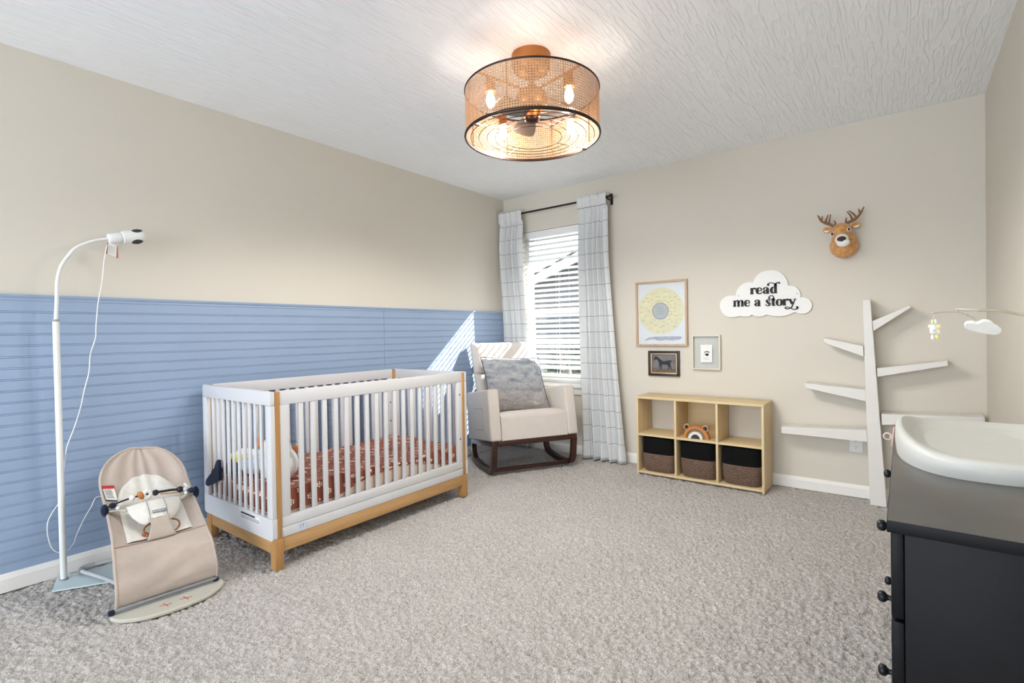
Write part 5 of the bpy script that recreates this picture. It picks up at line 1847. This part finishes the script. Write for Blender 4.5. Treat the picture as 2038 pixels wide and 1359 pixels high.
pdx, pdy = 3.339, -1.925
cp = thing('changing_pad', 'cream contoured foam changing pad lying on the dresser top', 'changing pad', (pdx, pdy, DZ))
PA, PB = .194, .372
def padf(u, v):
    a = 2 * PI * u
    e = .76
    cx = math.copysign(abs(math.cos(a)) ** e, math.cos(a)); sy = math.copysign(abs(math.sin(a)) ** e, math.sin(a))
    sidef = abs(cx) ** 3 * (1 - abs(sy) ** 4 * .55)
    rimh = lerp(.052, .086, min(1, sidef))
    rho, z = interp([(0, (0.0, .030)), (.25, (.40, .032)), (.45, (.62, .036)), (.6, (.76, .35)), (.72, (.86, .8)), (.80, (.92, 1.0)), (.86, (.965, .97)), (.92, (1.0, .80)), (.97, (1.005, .45)), (1.0, (.985, .0))], v)
    if v < .45:
        zz_ = z
    elif v < .6:
        k = (v - .45) / .15
        zz_ = lerp(.036, .036 + (rimh - .036) * .35, k)
    elif v <= .80:
        zz_ = .036 + (rimh - .036) * z if z <= 1 else rimh
    else:
        zz_ = rimh * z
    return (cx * PA * rho, sy * PB * rho, max(zz_, .0006))
b = MB(); b.grid(padf, 96, 60, True)
b.obj('foam_body', M['pad'], cp, 80)

# pacifier leaning on the pad by the front edge
pq = V((3.1415, -1.960, DZ + .0345))
pa = thing('pacifier', 'blush pink pacifier with ring handle propped against the changing pad', 'pacifier', (pq.x, pq.y, DZ))
TP = Matrix.Translation(pq) @ Matrix.Rotation(math.radians(-84), 4, 'Y')
b = MB(); b.prism([q[:2] for q in cr_spline([(.034, 0), (.026, .017), (0, .020), (-.026, .017), (-.034, 0), (-.026, -.017), (0, -.020), (.026, -.017)], 4, True)], .0045, TP)
b.obj('shield', M['pink'], pa, 50, world=True, bevel=.0012)
b = MB(); b.tube([TP @ V((.0105 * math.cos(2 * PI * k / 24), .003, .008 + .0085 + .0100 * math.sin(2 * PI * k / 24))) for k in range(24)], .0020, 8, True)
b.obj('ring_handle', plain('cream_silicone', lin(222, 208, 194), .5), pa, 60, world=True)
b = MB(); b.lathe([(.009, .004), (.009, .008), (.006, .010), (.001, .0105)], 16, TP); b.obj('button', M['pink'], pa, 50, world=True)

mb_ = thing('crib_mobile', 'taupe mobile arm with a hanging star toy and cloud above the changing pad', 'mobile', (3.512, -2.41, DZ))
MY = -1.75
def mq(x, y, yy=MY): return at(x, y, 1, yy)
b = MB(); b.tube(cr_spline([tuple(mq(1946, 618)), tuple(mq(1990, 618.5)), tuple(mq(2038, 626)), (3.502, -1.86, 1.148), (3.518, -2.05, 1.13), (3.520, -2.28, 1.05), (3.514, -2.40, .90), (3.512, -2.41, .735)], 8), .0042, 12)
b.obj('arm', M['taupe'], mb_, 60, world=True)
b = MB(); b.lathe([(.016, .0005), (.016, .012), (.009, .018), (.006, .03)], 16, Matrix.Translation((3.512, -2.41, DZ))); b.obj('clamp', M['taupe'], mb_, 50, world=True)
pA, pB = mq(1900, 615), mq(1950, 617)
b = MB(); b.tube([pA, pA.lerp(pB, .2), pA.lerp(pB, .5) + V((0, 0, -.001)), pA.lerp(pB, .8), pB], [.003, .009, .012, .009, .0045], 16, flat=.45)
b.obj('leaf_pod', plain('pale_taupe_plastic', lin(206, 202, 190), .4), mb_, 60, world=True)
b = MB(); b.tube(cr_spline([tuple(mq(*q)) for q in ((1859, 623), (1880, 621), (1900, 621), (1912, 622), (1925, 627), (1942, 635))], 5), .0016, 8)
b.tube([mq(1906, 617), mq(1906, 622)], .0022, 8); b.ell(mq(1924, 626.5), .004)
b.obj('cross_wire', M['taupe'], mb_, 60, world=True)
b = MB(); b.ell(mq(1857.5, 623), .0042); b.obj('end_bead', M['pink'], mb_, 60, world=True)
# hanging cloud tilted on its wire
cc = mq(1956, 649)
cl2 = cr_spline([(-.052, -.012), (-.056, .008), (-.040, .020), (-.026, .020), (-.016, .036), (.006, .040), (.022, .028), (.034, .024), (.052, .010), (.054, -.010), (.040, -.022), (.0, -.026), (-.036, -.024)], 4, True)
nv_ = ((CAM - cc).normalized() + V((0, 0, -.95))).normalized()
rv_ = V((0, 0, 1)).cross(nv_).normalized(); uv_ = nv_.cross(rv_)
TCl = Matrix(((rv_.x, uv_.x, nv_.x, cc.x), (rv_.y, uv_.y, nv_.y, cc.y), (rv_.z, uv_.z, nv_.z, cc.z), (0, 0, 0, 1))) @ Matrix.Rotation(math.radians(-24), 4, 'Z') @ Matrix.Scale(.86, 4)
b = MB(); b.prism(cl2, .014, TCl)
b.obj('cloud', M['plush_white'], mb_, 60, world=True, bevel=.005)
sc_ = mq(1858, 656)
sy_ = M['plush_white']
b = MB(); b.tube([mq(1857.5, 625), mq(1858.5, 648)], .0007, 5); b.obj('string', M['cordw'], mb_, world=True)
b = MB(); b.ell(sc_, (.011, .012, .018)); so2 = b.obj('star_body', sy_, mb_, 60, world=True)
for k_, (dx, dz_, r_, mt_) in enumerate(((-.003, .026, (.0038, .004, .009), 'lime'), (.005, .027, (.0040, .004, .009), 'plush_white'), (.013, .010, (.0080, .006, .0075), 'lemon'), (.0125, -.008, (.0062, .006, .0085), 'plush_white'), (.009, -.024, (.0062, .006, .0095), 'lemon'), (-.003, -.026, (.0048, .005, .009), 'plush_white'), (-.009, .012, (.006, .006, .006), 'plush_white'))):
    b = MB(); b.ell(sc_ + V((dx, -.001, dz_)), r_, 12, 8); b.obj('star_point', M[mt_], so2, 60, world=True)
b = MB(); b.ell(sc_ + V((.001, -.0118, -.003)), (.0012, .0008, .0012), 6, 4); b.ell(sc_ + V((.004, -.0112, -.002)), (.0012, .0008, .0012), 6, 4)
b.obj('stitched_eyes', M['ink'], so2, world=True)

# ================================================================== LIGHT
w = bpy.data.worlds.new('overcast_day'); SC.world = w
w.use_nodes = True
bg = w.node_tree.nodes['Background']
bg.inputs['Color'].default_value = (0.88, 0.95, 1.04, 1)
bg.inputs['Strength'].default_value = 5.8
su = bpy.data.lights.new('sun', 'SUN'); su.energy = 19.0; su.angle = math.radians(.6); su.color = (1.0, .95, .88)
sun = bpy.data.objects.new('sun', su); COL.objects.link(sun)
sun.rotation_euler = V((-1.0, -1.38, -1.20)).to_track_quat('-Z', 'Y').to_euler()
sun.location = (3, 5, 5)
SC.view_settings.exposure = 0.49
SC.cycles.max_bounces = 10
SC.cycles.diffuse_bounces = 6
SC.cycles.transparent_max_bounces = 16
SC.cycles.sample_clamp_indirect = 8.0
